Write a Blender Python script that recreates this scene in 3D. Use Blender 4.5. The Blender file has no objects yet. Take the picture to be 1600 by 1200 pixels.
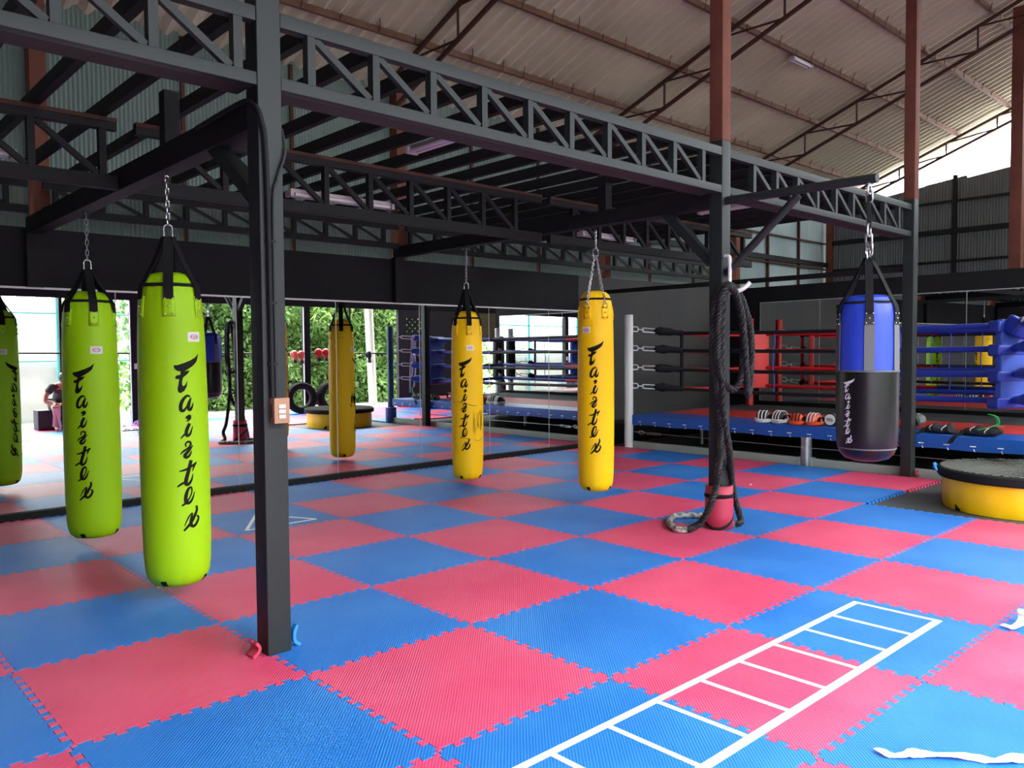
import bpy, bmesh, math, random
from mathutils import Vector, Matrix
from mathutils.geometry import tessellate_polygon
random.seed(7)
PI = math.pi
D = bpy.data
S = bpy.context.scene
COL = S.collection

# ------------------------------------------------------------------ helpers
def lin(c):
    out = []
    for v in c[:3]:
        v = v / 255.0
        out.append(v / 12.92 if v <= 0.04045 else ((v + 0.055) / 1.055) ** 2.4)
    return (*out, 1.0)

def mat(name, rgb, rough=0.6, metal=0.0, spec=0.5, bump=None, vary=None, coat=0.0, trans=0.0):
    m = D.materials.new(name); m.use_nodes = True
    nt = m.node_tree; b = nt.nodes['Principled BSDF']
    b.inputs['Base Color'].default_value = lin(rgb)
    b.inputs['Roughness'].default_value = rough
    b.inputs['Metallic'].default_value = metal
    b.inputs['Specular IOR Level'].default_value = spec
    b.inputs['Coat Weight'].default_value = coat
    tc = nt.nodes.new('ShaderNodeTexCoord')
    if vary:                       # (scale, amount, rgb2): cloudy wear between two paints
        n = nt.nodes.new('ShaderNodeTexNoise'); n.inputs['Scale'].default_value = vary[0]
        n.inputs['Detail'].default_value = 6
        r = nt.nodes.new('ShaderNodeValToRGB')
        r.color_ramp.elements[0].position = 0.5 - vary[1]; r.color_ramp.elements[1].position = 0.5 + vary[1]
        r.color_ramp.elements[0].color = lin(rgb); r.color_ramp.elements[1].color = lin(vary[2])
        nt.links.new(tc.outputs['Object'], n.inputs['Vector'])
        nt.links.new(n.outputs['Fac'], r.inputs['Fac'])
        nt.links.new(r.outputs['Color'], b.inputs['Base Color'])
    if bump:                       # (scale, strength, distance)
        n = nt.nodes.new('ShaderNodeTexNoise'); n.inputs['Scale'].default_value = bump[0]
        n.inputs['Detail'].default_value = 4
        bp = nt.nodes.new('ShaderNodeBump'); bp.inputs['Strength'].default_value = bump[1]
        bp.inputs['Distance'].default_value = bump[2]
        nt.links.new(tc.outputs['Object'], n.inputs['Vector'])
        nt.links.new(n.outputs['Fac'], bp.inputs['Height'])
        nt.links.new(bp.outputs['Normal'], b.inputs['Normal'])
    return m

def foam(name, rgb, rgb2):
    m = mat(name, rgb, 0.5, spec=0.3)
    nt = m.node_tree; b = nt.nodes['Principled BSDF']
    g = nt.nodes.new('ShaderNodeNewGeometry')
    n = nt.nodes.new('ShaderNodeTexNoise'); n.inputs['Scale'].default_value = 1.3; n.inputs['Detail'].default_value = 5
    r = nt.nodes.new('ShaderNodeValToRGB')
    r.color_ramp.elements[0].position = 0.42; r.color_ramp.elements[1].position = 0.72
    r.color_ramp.elements[0].color = lin(rgb); r.color_ramp.elements[1].color = lin(rgb2)
    nt.links.new(g.outputs['Position'], n.inputs['Vector']); nt.links.new(n.outputs['Fac'], r.inputs['Fac'])
    nt.links.new(r.outputs['Color'], b.inputs['Base Color'])
    w = nt.nodes.new('ShaderNodeTexWave'); w.wave_type = 'BANDS'; w.bands_direction = 'X'
    w.inputs['Scale'].default_value = 26; w.inputs['Distortion'].default_value = 0.0
    mp = nt.nodes.new('ShaderNodeMapping'); mp.inputs['Rotation'].default_value = (0, 0, 0.75)
    nt.links.new(g.outputs['Position'], mp.inputs['Vector']); nt.links.new(mp.outputs['Vector'], w.inputs['Vector'])
    bp = nt.nodes.new('ShaderNodeBump'); bp.inputs['Strength'].default_value = 0.32; bp.inputs['Distance'].default_value = 0.004
    nt.links.new(w.outputs['Fac'], bp.inputs['Height']); nt.links.new(bp.outputs['Normal'], b.inputs['Normal'])
    return m

def leafmat(name, stops):
    m = mat(name, stops[0], 0.5, spec=0.3)
    nt = m.node_tree; b = nt.nodes['Principled BSDF']
    g = nt.nodes.new('ShaderNodeNewGeometry'); r = nt.nodes.new('ShaderNodeValToRGB')
    while len(r.color_ramp.elements) < len(stops): r.color_ramp.elements.new(0.5)
    for k, c in enumerate(stops):
        r.color_ramp.elements[k].position = k / (len(stops) - 1); r.color_ramp.elements[k].color = lin(c)
    nt.links.new(g.outputs['Random Per Island'], r.inputs['Fac'])
    nt.links.new(r.outputs['Color'], b.inputs['Base Color'])
    t = nt.nodes.new('ShaderNodeBsdfTranslucent'); nt.links.new(r.outputs['Color'], t.inputs['Color'])
    mx = nt.nodes.new('ShaderNodeMixShader'); mx.inputs['Fac'].default_value = 0.35
    nt.links.new(b.outputs['BSDF'], mx.inputs[1]); nt.links.new(t.outputs['BSDF'], mx.inputs[2])
    nt.links.new(mx.outputs['Shader'], nt.nodes['Material Output'].inputs['Surface'])
    return m

def sheetmat(name, rgb, rgb2, trans):   # thin building sheet letting a little daylight through
    m = mat(name, rgb, 0.55, spec=0.3, vary=(1.5, 0.25, rgb2))
    nt = m.node_tree; b = nt.nodes['Principled BSDF']
    t = nt.nodes.new('ShaderNodeBsdfTranslucent'); t.inputs['Color'].default_value = lin(rgb2)
    mx = nt.nodes.new('ShaderNodeMixShader'); mx.inputs['Fac'].default_value = trans
    nt.links.new(b.outputs['BSDF'], mx.inputs[1]); nt.links.new(t.outputs['BSDF'], mx.inputs[2])
    nt.links.new(mx.outputs['Shader'], nt.nodes['Material Output'].inputs['Surface'])
    return m

def mirrormat():
    m = D.materials.new('mirror'); m.use_nodes = True
    nt = m.node_tree; nt.nodes.remove(nt.nodes['Principled BSDF'])
    g = nt.nodes.new('ShaderNodeBsdfGlossy'); g.inputs['Roughness'].default_value = 0.0
    g.inputs['Color'].default_value = (0.84, 0.88, 0.87, 1)
    nt.links.new(g.outputs['BSDF'], nt.nodes['Material Output'].inputs['Surface'])
    return m

class MB:
    def __init__(s): s.v = []; s.f = []; s.sm = []
    def add(s, vs, fs, smooth=False):
        o = len(s.v); s.v += [tuple(v) for v in vs]
        for f in fs: s.f.append(tuple(o + i for i in f)); s.sm.append(smooth)
        return s
    def box(s, c, d, rot=None, bev=0.0):
        c = Vector(c); h = Vector(d) * 0.5
        if bev <= 0:
            vs = [Vector((x * h.x, y * h.y, z * h.z)) for x in (-1, 1) for y in (-1, 1) for z in (-1, 1)]
            fs = [(0, 1, 3, 2), (4, 6, 7, 5), (0, 4, 5, 1), (2, 3, 7, 6), (0, 2, 6, 4), (1, 5, 7, 3)]
            sm = False
        else:
            bm = bmesh.new(); bmesh.ops.create_cube(bm, size=1)
            for v in bm.verts: v.co = Vector((v.co.x * d[0], v.co.y * d[1], v.co.z * d[2]))
            bmesh.ops.bevel(bm, geom=bm.edges[:], offset=bev, segments=3, affect='EDGES', profile=0.6)
            bm.verts.ensure_lookup_table()
            vs = [v.co.copy() for v in bm.verts]; fs = [tuple(v.index for v in f.verts) for f in bm.faces]; bm.free()
            sm = True
        if rot is not None: vs = [rot @ v for v in vs]
        return s.add([c + v for v in vs], fs, sm)
    def span(s, lo, hi, bev=0.0):
        return s.box([(a + b) / 2 for a, b in zip(lo, hi)], [abs(b - a) for a, b in zip(lo, hi)], None, bev)
    def bar(s, p, q, w, h, bev=0.0):
        p, q = Vector(p), Vector(q); d = (q - p); L = d.length; d.normalize()
        up = Vector((0, 0, 1)) if abs(d.z) < 0.99 else Vector((0, 1, 0))
        x = up.cross(d).normalized(); y = d.cross(x)
        rot = Matrix((x, y, d)).transposed()
        return s.box((p + q) / 2, (w, h, L), rot, bev)
    def tube(s, pts, r, seg=8, cap=True, closed=False, radii=None):
        pts = [Vector(p) for p in pts]; n = len(pts); vs = []; fs = []
        up = None
        for i, p in enumerate(pts):
            if closed: t = pts[(i + 1) % n] - pts[i - 1]
            else: t = pts[min(i + 1, n - 1)] - pts[max(i - 1, 0)]
            t.normalize()
            if up is None:
                a = Vector((0, 0, 1)) if abs(t.z) < 0.9 else Vector((1, 0, 0))
                up = (a - t * a.dot(t)).normalized()
            else:
                up = (up - t * up.dot(t)).normalized()
            sd = t.cross(up); rr = radii[i] if radii else r
            for k in range(seg):
                a = 2 * PI * k / seg
                vs.append(p + (up * math.cos(a) + sd * math.sin(a)) * rr)
        m = n if closed else n - 1
        for i in range(m):
            j = (i + 1) % n
            for k in range(seg):
                k2 = (k + 1) % seg
                fs.append((i * seg + k, i * seg + k2, j * seg + k2, j * seg + k))
        s.add(vs, fs, True)
        if cap and not closed:
            s.add(vs[:seg], [tuple(range(seg))[::-1]]); s.add(vs[-seg:], [tuple(range(seg))])
        return s
    def lathe(s, prof, c=(0, 0, 0), seg=48, wob=None, smooth=True, rot=None):
        c = Vector(c); vs = []; fs = []
        for r, z in prof:
            for k in range(seg):
                a = 2 * PI * k / seg
                rr = r * (1 + wob(a, z)) if wob else r
                v = Vector((rr * math.cos(a), rr * math.sin(a), z))
                vs.append(c + (rot @ v if rot is not None else v))
        for i in range(len(prof) - 1):
            for k in range(seg):
                k2 = (k + 1) % seg
                fs.append((i * seg + k, i * seg + k2, (i + 1) * seg + k2, (i + 1) * seg + k))
        return s.add(vs, fs, smooth)
    def ribbon(s, pts, wid, thick):
        """flat strap: pts = [(point, side vector)] of the centre line"""
        vs = []; fs = []; n = len(pts)
        for i, (p, sd) in enumerate(pts):
            p = Vector(p); sd = Vector(sd).normalized()
            t = (Vector(pts[min(i + 1, n - 1)][0]) - Vector(pts[max(i - 1, 0)][0])).normalized()
            nn = sd.cross(t).normalized()
            for a, b in ((-1, -1), (1, -1), (1, 1), (-1, 1)):
                vs.append(p + sd * a * wid / 2 + nn * b * thick / 2)
        for i in range(n - 1):
            for k in range(4):
                k2 = (k + 1) % 4
                fs.append((i * 4 + k, i * 4 + k2, i * 4 + 4 + k2, i * 4 + 4 + k))
        fs += [(3, 2, 1, 0), tuple(4 * (n - 1) + k for k in range(4))]
        return s.add(vs, fs)
    def ball(s, c, r, seg=16, rings=10, rot=None):
        if not hasattr(r, '__len__'): r = (r, r, r)
        vs = []; fs = []
        for i in range(rings + 1):
            t = PI * i / rings
            for k in range(seg):
                a = 2 * PI * k / seg
                v = Vector((r[0] * math.sin(t) * math.cos(a), r[1] * math.sin(t) * math.sin(a), -r[2] * math.cos(t)))
                vs.append(Vector(c) + (rot @ v if rot is not None else v))
        for i in range(rings):
            for k in range(seg):
                k2 = (k + 1) % seg
                fs.append((i * seg + k, i * seg + k2, (i + 1) * seg + k2, (i + 1) * seg + k))
        return s.add(vs, fs, True)
    def link(s, c, d, side, L, W, r, seg=6, n=16):
        """one chain link: stadium loop along d, lying in plane d/side"""
        c, d, side = Vector(c), Vector(d).normalized(), Vector(side).normalized()
        pts = []
        for k in range(n):
            a = 2 * PI * k / n
            x = math.cos(a); y = math.sin(a)
            off = (L - W) / 2 * (1 if x > 0 else -1)
            pts.append(c + d * (x * W / 2 + off) + side * (y * W / 2))
        return s.tube(pts, r, seg, closed=True)
    def chain(s, p, q, L, W, r, seg=5, n=12):
        p, q = Vector(p), Vector(q); d = q - p; ln = d.length; d.normalize()
        a = Vector((1, 0, 0)) if abs(d.x) < 0.8 else Vector((0, 1, 0))
        x = (a - d * a.dot(d)).normalized(); y = d.cross(x)
        step = L - 3 * r; k = max(1, round((ln) / step)); step = ln / k
        for i in range(k):
            s.link(p + d * (step * (i + 0.5)), d, x if i % 2 else y, step + 3 * r, W, r, seg, n)
        return s
    def build(s, name, m, parent=None, origin=None, mods=None):
        o0 = Vector(origin) if origin is not None else (parent_world(parent) if parent else Vector((0, 0, 0)))
        me = D.meshes.new(name)
        me.from_pydata([Vector(v) - o0 for v in s.v], [], s.f)
        bm = bmesh.new(); bm.from_mesh(me)
        bmesh.ops.remove_doubles(bm, verts=bm.verts[:], dist=1e-6)
        bmesh.ops.recalc_face_normals(bm, faces=bm.faces[:])
        bm.to_mesh(me); bm.free()
        if any(s.sm):
            me.polygons.foreach_set('use_smooth', [True] * len(me.polygons)); 
            try: me.set_sharp_from_angle(angle=math.radians(38))
            except Exception: pass
        for mm in (m if isinstance(m, (list, tuple)) else [m]): me.materials.append(mm)
        o = D.objects.new(name, me); COL.objects.link(o)
        if parent: o.parent = parent
        else: o.location = o0
        return o

def parent_world(p):
    w = Vector((0, 0, 0))
    while p is not None:
        w = w + Vector(p.location); p = p.parent
    return w

def thing(name, label, cat, loc=(0, 0, 0), group=None):
    o = D.objects.new(name, None); COL.objects.link(o); o.location = loc; o.empty_display_size = 0.1
    return tag(o, label, cat, group)
def tag(o, label, cat, group=None):
    o['label'] = label; o['category'] = cat
    if group: o['group'] = group
    return o
def structure(o, label=None):
    o['kind'] = 'structure'
    if label: o['label'] = label
    return o
def copy_tree(o, loc=None, parent=None):
    c = o.copy(); COL.objects.link(c)
    if parent: c.parent = parent
    if loc is not None: c.location = loc
    for ch in [x for x in D.objects if x.parent == o]: copy_tree(ch, None, c)
    return c
def catmull(pts, n=8, closed=False):
    P = [Vector(p) for p in pts]; out = []; m = len(P)
    rng = range(m) if closed else range(m - 1)
    for i in rng:
        p0 = P[(i - 1) % m] if closed or i > 0 else P[0]
        p1 = P[i]; p2 = P[(i + 1) % m]
        p3 = P[(i + 2) % m] if closed or i + 2 < m else P[-1]
        for k in range(n):
            t = k / n
            out.append(0.5 * ((2 * p1) + (p2 - p0) * t + (2 * p0 - 5 * p1 + 4 * p2 - p3) * t * t + (3 * p1 - p0 - 3 * p2 + p3) * t ** 3))
    if not closed: out.append(P[-1])
    return out
ORD = ['zeroth', 'first', 'second', 'third', 'fourth', 'fifth', 'sixth', 'seventh', 'eighth', 'ninth', 'tenth', 'eleventh', 'twelfth',
       'thirteenth', 'fourteenth', 'fifteenth', 'sixteenth', 'seventeenth', 'eighteenth', 'nineteenth', 'twentieth']

# ------------------------------------------------------------------ materials
M = {}
M['red_foam'] = foam('red_foam', (198, 66, 104), (210, 84, 118))
M['blue_foam'] = foam('blue_foam', (34, 106, 190), (52, 122, 200))
M['pink_foam'] = mat('pink_foam', (176, 52, 80), 0.55, bump=(60, 0.2, 0.003))
M['blue_foam_edge'] = mat('blue_foam_edge', (40, 130, 215), 0.55)
M['slab'] = mat('dark_floor_rubber', (62, 64, 67), 0.7, vary=(3, 0.2, (72, 74, 76)))
M['black_paint'] = mat('black_steel_paint', (36, 42, 42), 0.5, spec=0.35, bump=(25, 0.15, 0.002))
M['black_flat'] = mat('black_steel_dark', (22, 23, 25), 0.65, spec=0.25)
M['rust'] = mat('red_oxide_steel', (92, 50, 40), 0.7, spec=0.25, vary=(6, 0.2, (106, 62, 50)))
M['purlin'] = mat('dull_red_purlin_steel', (100, 68, 56), 0.75, spec=0.2, vary=(5, 0.2, (112, 84, 70)))
M['rust_dark'] = mat('red_oxide_pipe', (66, 40, 34), 0.7, spec=0.25)
M['black_wall'] = mat('black_painted_wall', (25, 26, 29), 0.75, spec=0.2, bump=(9, 0.2, 0.01), vary=(0.9, 0.2, (31, 32, 35)))
M['side_lit_wall'] = mat('side_lit_black_wall', (66, 68, 71), 0.8, spec=0.2, bump=(5, 0.3, 0.02), vary=(1.2, 0.22, (76, 75, 73)))  # black wall greyed in its colour to stand for side light
M['brick_dark'] = mat('dark_block_wall', (48, 46, 50), 0.8, bump=(30, 0.4, 0.01))
M['sheet'] = sheetmat('corrugated_wall_sheet', (98, 116, 110), (112, 127, 121), 0.0)
M['sheet_dark'] = sheetmat('corrugated_dark_sheet', (84, 85, 88), (94, 94, 97), 0.0)
M['sheet_pale'] = sheetmat('pale_wall_sheet', (122, 138, 140), (146, 160, 162), 0.0)
M['roof'] = mat('fibre_cement_roof', (160, 150, 132), 0.85, spec=0.1, vary=(0.8, 0.2, (184, 174, 154)))
M['mirror'] = mirrormat()
M['trim_white'] = mat('white_trim', (225, 228, 226), 0.4)
M['glass_edge'] = mat('mirror_edge', (170, 178, 178), 0.35)
M['lime'] = mat('lime_vinyl', (156, 208, 6), 0.5, spec=0.3, bump=(4, 0.25, 0.012))
M['yellow'] = mat('yellow_vinyl', (250, 200, 4), 0.48, spec=0.3, bump=(4, 0.25, 0.012))
M['blue_vinyl'] = mat('blue_vinyl', (34, 66, 190), 0.5, bump=(6, 0.25, 0.01))
M['black_vinyl'] = mat('black_vinyl', (13, 14, 17), 0.36, spec=0.4, bump=(5, 0.2, 0.01))
M['grey_web'] = mat('grey_webbing', (92, 96, 100), 0.7)
M['web'] = mat('black_webbing', (22, 23, 26), 0.8, spec=0.2)
M['ink'] = mat('black_print', (14, 17, 12), 0.65, spec=0.2)
M['white_ink'] = mat('white_print', (215, 216, 222), 0.5)
M['red_ink'] = mat('red_print', (214, 40, 60), 0.5)
M['navy_ink'] = mat('blue_print', (44, 60, 150), 0.5)
M['chrome'] = mat('chrome', (205, 208, 212), 0.22, metal=1.0)
M['zinc'] = mat('zinc_plated_steel', (206, 208, 210), 0.35, metal=0.35)
M['galv'] = mat('galvanised_steel', (178, 182, 182), 0.38, metal=0.85, vary=(14, 0.2, (150, 156, 158)))
M['rail_paint'] = mat('grey_rail_paint', (150, 156, 152), 0.5)
M['white_paint'] = mat('white_post_paint', (214, 216, 218), 0.4)
M['red_paint'] = mat('red_post_paint', (196, 34, 34), 0.35)
M['blue_paint'] = mat('blue_post_paint', (28, 70, 108), 0.4)
M['ring_blue'] = mat('ring_blue_vinyl', (24, 82, 168), 0.4, bump=(3, 0.2, 0.01))
M['ring_red'] = mat('ring_red_vinyl', (196, 52, 46), 0.5)
M['ring_black'] = mat('ring_charcoal_canvas', (58, 60, 64), 0.7)
M['pad_red'] = mat('red_pad_vinyl', (236, 72, 72), 0.45)
M['pad_blue'] = mat('blue_pad_vinyl', (52, 84, 180), 0.5)
M['rope_red'] = mat('red_rope_cover', (206, 26, 34), 0.45)
M['rope_black'] = mat('black_rope_cover', (22, 22, 26), 0.5)
M['rope_blue'] = mat('blue_rope_cover', (26, 50, 150), 0.45)
M['lace_blue'] = mat('blue_lace', (70, 80, 190), 0.6)
M['battle'] = mat('black_battle_rope', (15, 16, 18), 0.6, bump=(200, 0.4, 0.002))
M['tape'] = mat('white_tape', (240, 242, 240), 0.5)
M['tape_grey'] = mat('worn_white_tape', (190, 192, 190), 0.5, vary=(30, 0.1, (80, 82, 84)))
M['ledger'] = mat('brown_black_steel', (40, 32, 32), 0.7)
M['rubber'] = mat('black_rubber', (26, 27, 29), 0.8, spec=0.2, bump=(40, 0.3, 0.004))
M['net'] = mat('grey_net_cord', (86, 88, 84), 0.7)
M['tyre_yellow'] = mat('yellow_tyre_cover', (255, 204, 0), 0.4, bump=(3, 0.2, 0.02))
M['box_tan'] = mat('tan_switch_box', (158, 118, 92), 0.5)
M['switch'] = mat('white_switch', (214, 214, 210), 0.35)
M['brown'] = mat('brown_slot', (84, 48, 32), 0.6)
M['lamp_body'] = mat('lamp_housing', (170, 160, 164), 0.5)
M['lamp_tube'] = mat('unlit_tube', (196, 190, 196), 0.25)
M['orange'] = mat('orange_vinyl', (236, 84, 36), 0.4)
M['white_vinyl'] = mat('white_vinyl', (222, 222, 218), 0.4)
M['red_glove'] = mat('red_leather', (196, 26, 36), 0.35)
M['blue_glove'] = mat('blue_leather', (36, 60, 150), 0.35)
M['salmon_glove'] = mat('faded_red_leather', (214, 104, 84), 0.45)
M['black_glove'] = mat('black_leather', (36, 34, 38), 0.4)
M['maroon'] = mat('maroon_leather', (120, 24, 36), 0.4)
M['green_strap'] = mat('green_strap', (40, 170, 80), 0.5)
M['concrete'] = mat('pale_concrete', (206, 204, 196), 0.85, vary=(0.7, 0.2, (190, 188, 178)))
M['white_wall'] = mat('whitewashed_wall', (232, 232, 228), 0.8, vary=(1.1, 0.12, (214, 214, 206)))
M['teal'] = mat('teal_fence_paint', (92, 176, 178), 0.5)
M['wire'] = mat('fence_wire', (150, 176, 172), 0.5)
M['hedge'] = leafmat('hedge_leaves', [(78, 122, 56), (124, 168, 86), (164, 198, 120), (200, 224, 160)])
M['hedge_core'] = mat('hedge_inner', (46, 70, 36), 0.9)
M['palm'] = leafmat('palm_leaves', [(70, 110, 40), (150, 180, 70), (196, 204, 96)])
M['trunk'] = mat('whitewashed_trunk', (226, 222, 214), 0.8, bump=(10, 0.4, 0.02))
M['skin'] = mat('skin', (184, 128, 104), 0.5)
M['shirt'] = mat('dark_tee', (62, 58, 56), 0.8)
M['shorts'] = mat('black_shorts', (34, 34, 38), 0.8)
M['hair'] = mat('black_hair', (26, 24, 24), 0.5)
M['wrap'] = mat('pink_hand_wrap', (232, 178, 176), 0.8)
M['wrap_white'] = mat('white_hand_wrap', (240, 238, 240), 0.8)
M['purple'] = mat('purple_cloth', (150, 60, 170), 0.7)
M['cab_grey'] = mat('grey_cabinet', (132, 140, 134), 0.5)
M['box_black'] = mat('black_plyo_box', (30, 30, 34), 0.6)
M['slat'] = mat('khaki_slats', (138, 128, 92), 0.6)

# ------------------------------------------------------------------ the building
XL, XB, YW, YO, XE = -6.2, 11.6, 5.1, -4.8, 16.2     # left wall, back mirror wall, mirror wall, open side, gable end
def roof_z(y): return 4.84 + 0.38 * (5.25 - y)

structure(MB().span((XL, YO - 0.1, -0.12), (XE, 5.25, -0.025)).build('floor', M['slab']), 'dark rubber floor slab under the foam mats')

# black wall over and around the wall mirrors
w = MB()
w.span((XL, 5.12, -0.025), (7.5, 5.24, 2.68))
structure(w.build('wall_mirror_side', M['black_wall']), 'black wall carrying the long row of mirrors')
w = MB(); w.span((7.5, 5.12, 0.37), (12.0, 5.24, 2.68)); 
structure(w.build('wall_ring_side', M['side_lit_wall']), 'black wall beside the boxing ring, its colour lightened to charcoal for side light')
w = MB(); w.span((7.5, 5.11, -0.025), (12.0, 5.24, 0.37))
structure(w.build('base_band_ring_side', M['black_wall']))  # black band along the foot of the ring side wall
BR0 = Matrix.Rotation(math.radians(-2.9), 3, 'Z')
def backbox(mb, xlo, xhi, ylo, yhi, zlo, zhi):      # the back wall stands a little out of square
    c = BR0 @ Vector(((xlo + xhi) / 2 - 11.59, (ylo + yhi) / 2 - 1.6, 0)) + Vector((11.59, 1.6, (zlo + zhi) / 2))
    return mb.box(c, (abs(xhi - xlo), abs(yhi - ylo), abs(zhi - zlo)), BR0)
w = MB(); backbox(w, XB, XB + 0.12, -1.3, 5.1, -0.025, 2.66)
structure(w.build('wall_back', M['black_wall']), 'black wall behind the boxing ring')
w = MB(); w.span((XL - 0.1, YO, -0.025), (XL, 5.24, 8.4))
structure(w.build('wall_left', M['sheet_dark']))

def corrugated(x0, x1, zlo, zhi_f, axis, pos, period, amp, n=4):
    """vertical ribs; axis 'x' = wall along x at y=pos, 'y' = wall along y at x=pos"""
    mb = MB(); cnt = int((x1 - x0) / period * n); vs = []; fs = []
    for i in range(cnt + 1):
        a = x0 + (x1 - x0) * i / cnt
        d = amp * math.sin(2 * PI * i / n)
        for z in (zlo, zhi_f(a)):
            vs.append((a, pos + d, z) if axis == 'x' else (pos + d, a, z))
    for i in range(cnt): fs.append((2 * i, 2 * i + 2, 2 * i + 3, 2 * i + 1))
    return mb.add(vs, fs, True)
structure(corrugated(XL, 12.15, 2.66, lambda a: 4.97, 'x', 5.30, 0.042, 0.007).build('wall_upper_mirror_side', M['sheet']), 'grey green corrugated cladding above the black mirror wall')
structure(corrugated(12.15, XE, 0.0, lambda a: 4.97, 'x', 5.30, 0.20, 0.006).build('wall_pale_panel', M['sheet_pale']), 'pale flat cladding panels in the far corner')
def gtop(a): return 4.87 + (3.5 - a) * 0.12 + 0.035 * math.sin(int(a * 1.25) * 2.3)
structure(corrugated(YO, 5.25, 0.0, gtop, 'y', XE, 0.055, 0.008).build('wall_gable_end', M['sheet_dark']), 'dark corrugated end wall below the bright gable opening')

# end wall with vent holes on the open side (seen in the mirrors)
w = MB()
holes = [(11.25 + 0.17 * c + (0.085 if r % 2 else 0), 2.08 + 0.075 * r) for r in range(5) for c in range(3 if r % 2 else 4)]
x0, x1, z0, z1 = 11.1, 12.0, 2.0, 2.5
w.span((10.9, YO, -0.025), (x0, YO + 0.12, 2.66)); w.span((x1, YO, -0.025), (13.8, YO + 0.12, 2.66))
w.span((x0, YO, -0.025), (x1, YO + 0.12, z0)); w.span((x0, YO, z1), (x1, YO + 0.12, 2.66))
zs = z0
for r in range(5):
    zc = 2.08 + 0.085 * r
    w.span((x0, YO, zs), (x1, YO + 0.12, zc - 0.02))
    xs = x0
    for c in range(3 if r % 2 else 4):
        xc = 11.22 + 0.19 * c + (0.095 if r % 2 else 0)
        w.span((xs, YO, zc - 0.02), (xc - 0.055, YO + 0.12, zc + 0.02)); xs = xc + 0.055
    w.span((xs, YO, zc - 0.02), (x1, YO + 0.12, zc + 0.02)); zs = zc + 0.02
w.span((x0, YO, zs), (x1, YO + 0.12, z1))
structure(w.build('wall_open_side_end', M['brick_dark']), 'dark block wall with vent holes beyond the ring')
w = MB(); w.span((XL, YO, 2.66), (XE, YO + 0.1, 3.5)); w.span((XL, YO, 3.5), (-1.0, YO + 0.1, 8.5)); w.span((11.0, YO, 3.5), (XE, YO + 0.1, 8.5)); w.span((-1.0, YO, 4.6), (11.0, YO + 0.1, 8.5))  # high opening above the header added to let in more light
structure(w.build('wall_open_side_upper', M['black_wall']), 'dark cladding over the open garden side, with an added high light opening')

structure(MB().span((XL, YO, -0.025), (-2.6, YO + 0.1, 2.66)).build('light_block_open_side_left', M['black_wall']))  # unseen wall added to cut light from the left

t = thing('slat_screen', 'khaki slatted screen over the far end of the open garden side', 'screen', (15, YO, 1.9))
MB().span((13.85, YO + 0.02, 1.88), (16.1, YO + 0.06, 2.66)).build('backing', M['slat'], t)
for k in range(9): MB().span((13.85, YO + 0.06, 1.90 + 0.085 * k), (16.1, YO + 0.085, 1.955 + 0.085 * k), 0.004).build('slat', M['slat'], t)

# roof: wavy fibre cement sheets running down the slope
def roof_mesh():
    mb = MB(); per = 0.19; n = 6; X0, X1 = XL, XE + 0.6; cnt = int((X1 - X0) / per * n)
    ys = [5.45 - 0.926 * k for k in range(12)]
    for k in range(len(ys) - 1):
        ya, yb = ys[k] + 0.06, ys[k + 1]
        vs = []; fs = []
        for i in range(cnt + 1):
            x = X0 + (X1 - X0) * i / cnt; d = 0.038 * math.sin(2 * PI * i / n)
            vs.append((x, ya, roof_z(ya) + d + 0.05 - 0.014)); vs.append((x, yb, roof_z(yb) + d + 0.05 + 0.0))
        for i in range(cnt): fs.append((2 * i, 2 * i + 2, 2 * i + 3, 2 * i + 1))
        mb.add(vs, fs, True)
    return mb
structure(roof_mesh().build('ceiling', M['roof']), 'sloping roof of wavy grey brown fibre cement sheets')

# mirrors
edges = [-5.34, -4.12, -2.91, -1.70, -0.49, 0.73, 1.96, 3.19, 4.42, 5.62, 6.81, 7.46]
nm = len(edges) - 1
for k in range(nm):
    a, b = edges[k], edges[k + 1]
    t = thing('wall_mirror', f'tall frameless wall mirror on the black wall, {ORD[nm - k]} panel counted from the boxing ring', 'mirror', ((a + b) / 2, 5.11, 0.06), 'mirror panels on the long black wall')
    MB().span((a + 0.004, 5.10, 0.06), (b - 0.004, 5.118, 2.115)).build('mirror_glass', M['mirror'], t)
    MB().span((a - 0.004, 5.098, 0.06), (a + 0.004, 5.118, 2.115)).build('bevel_glint_strip', M['glass_edge'], t)  # pale strip stands for light caught on the bevelled glass edge
structure(MB().span((-5.4, 5.085, 2.115), (7.48, 5.12, 2.133)).build('trim_1', M['trim_white']), 'thin white trim along the top of the wall mirrors')
structure(MB().span((-5.4, 5.06, -0.025), (7.48, 5.12, 0.055)).build('baseboard_mirror_side', M['black_flat']), 'black strip under the wall mirrors')
ye = [4.44, 3.26, 2.06, 0.88, -0.28, -1.15]
for k in range(5):
    a, b = ye[k + 1], ye[k]
    t = thing('wall_mirror', f'wall mirror behind the boxing ring, {ORD[k + 1]} panel from the charcoal wall corner', 'mirror', (11.59, (a + b) / 2, 0.56), 'mirror panels behind the boxing ring')
    backbox(MB(), 11.582, 11.598, a + 0.004, b - 0.004, 0.56, 2.365).build('mirror_glass', M['mirror'], t)
    backbox(MB(), 11.58, 11.598, b - 0.004, b + 0.004, 0.56, 2.365).build('bevel_glint_strip', M['glass_edge'], t)  # pale colour stands for the bevel's reflection
structure(backbox(MB(), 11.575, 11.60, -1.15, 4.445, 2.365, 2.378).build('trim_2', M['glass_edge']))
structure(backbox(MB(), 11.57, 11.60, -1.15, 4.445, 0.535, 0.56).build('trim_3', M['black_flat']))

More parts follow.
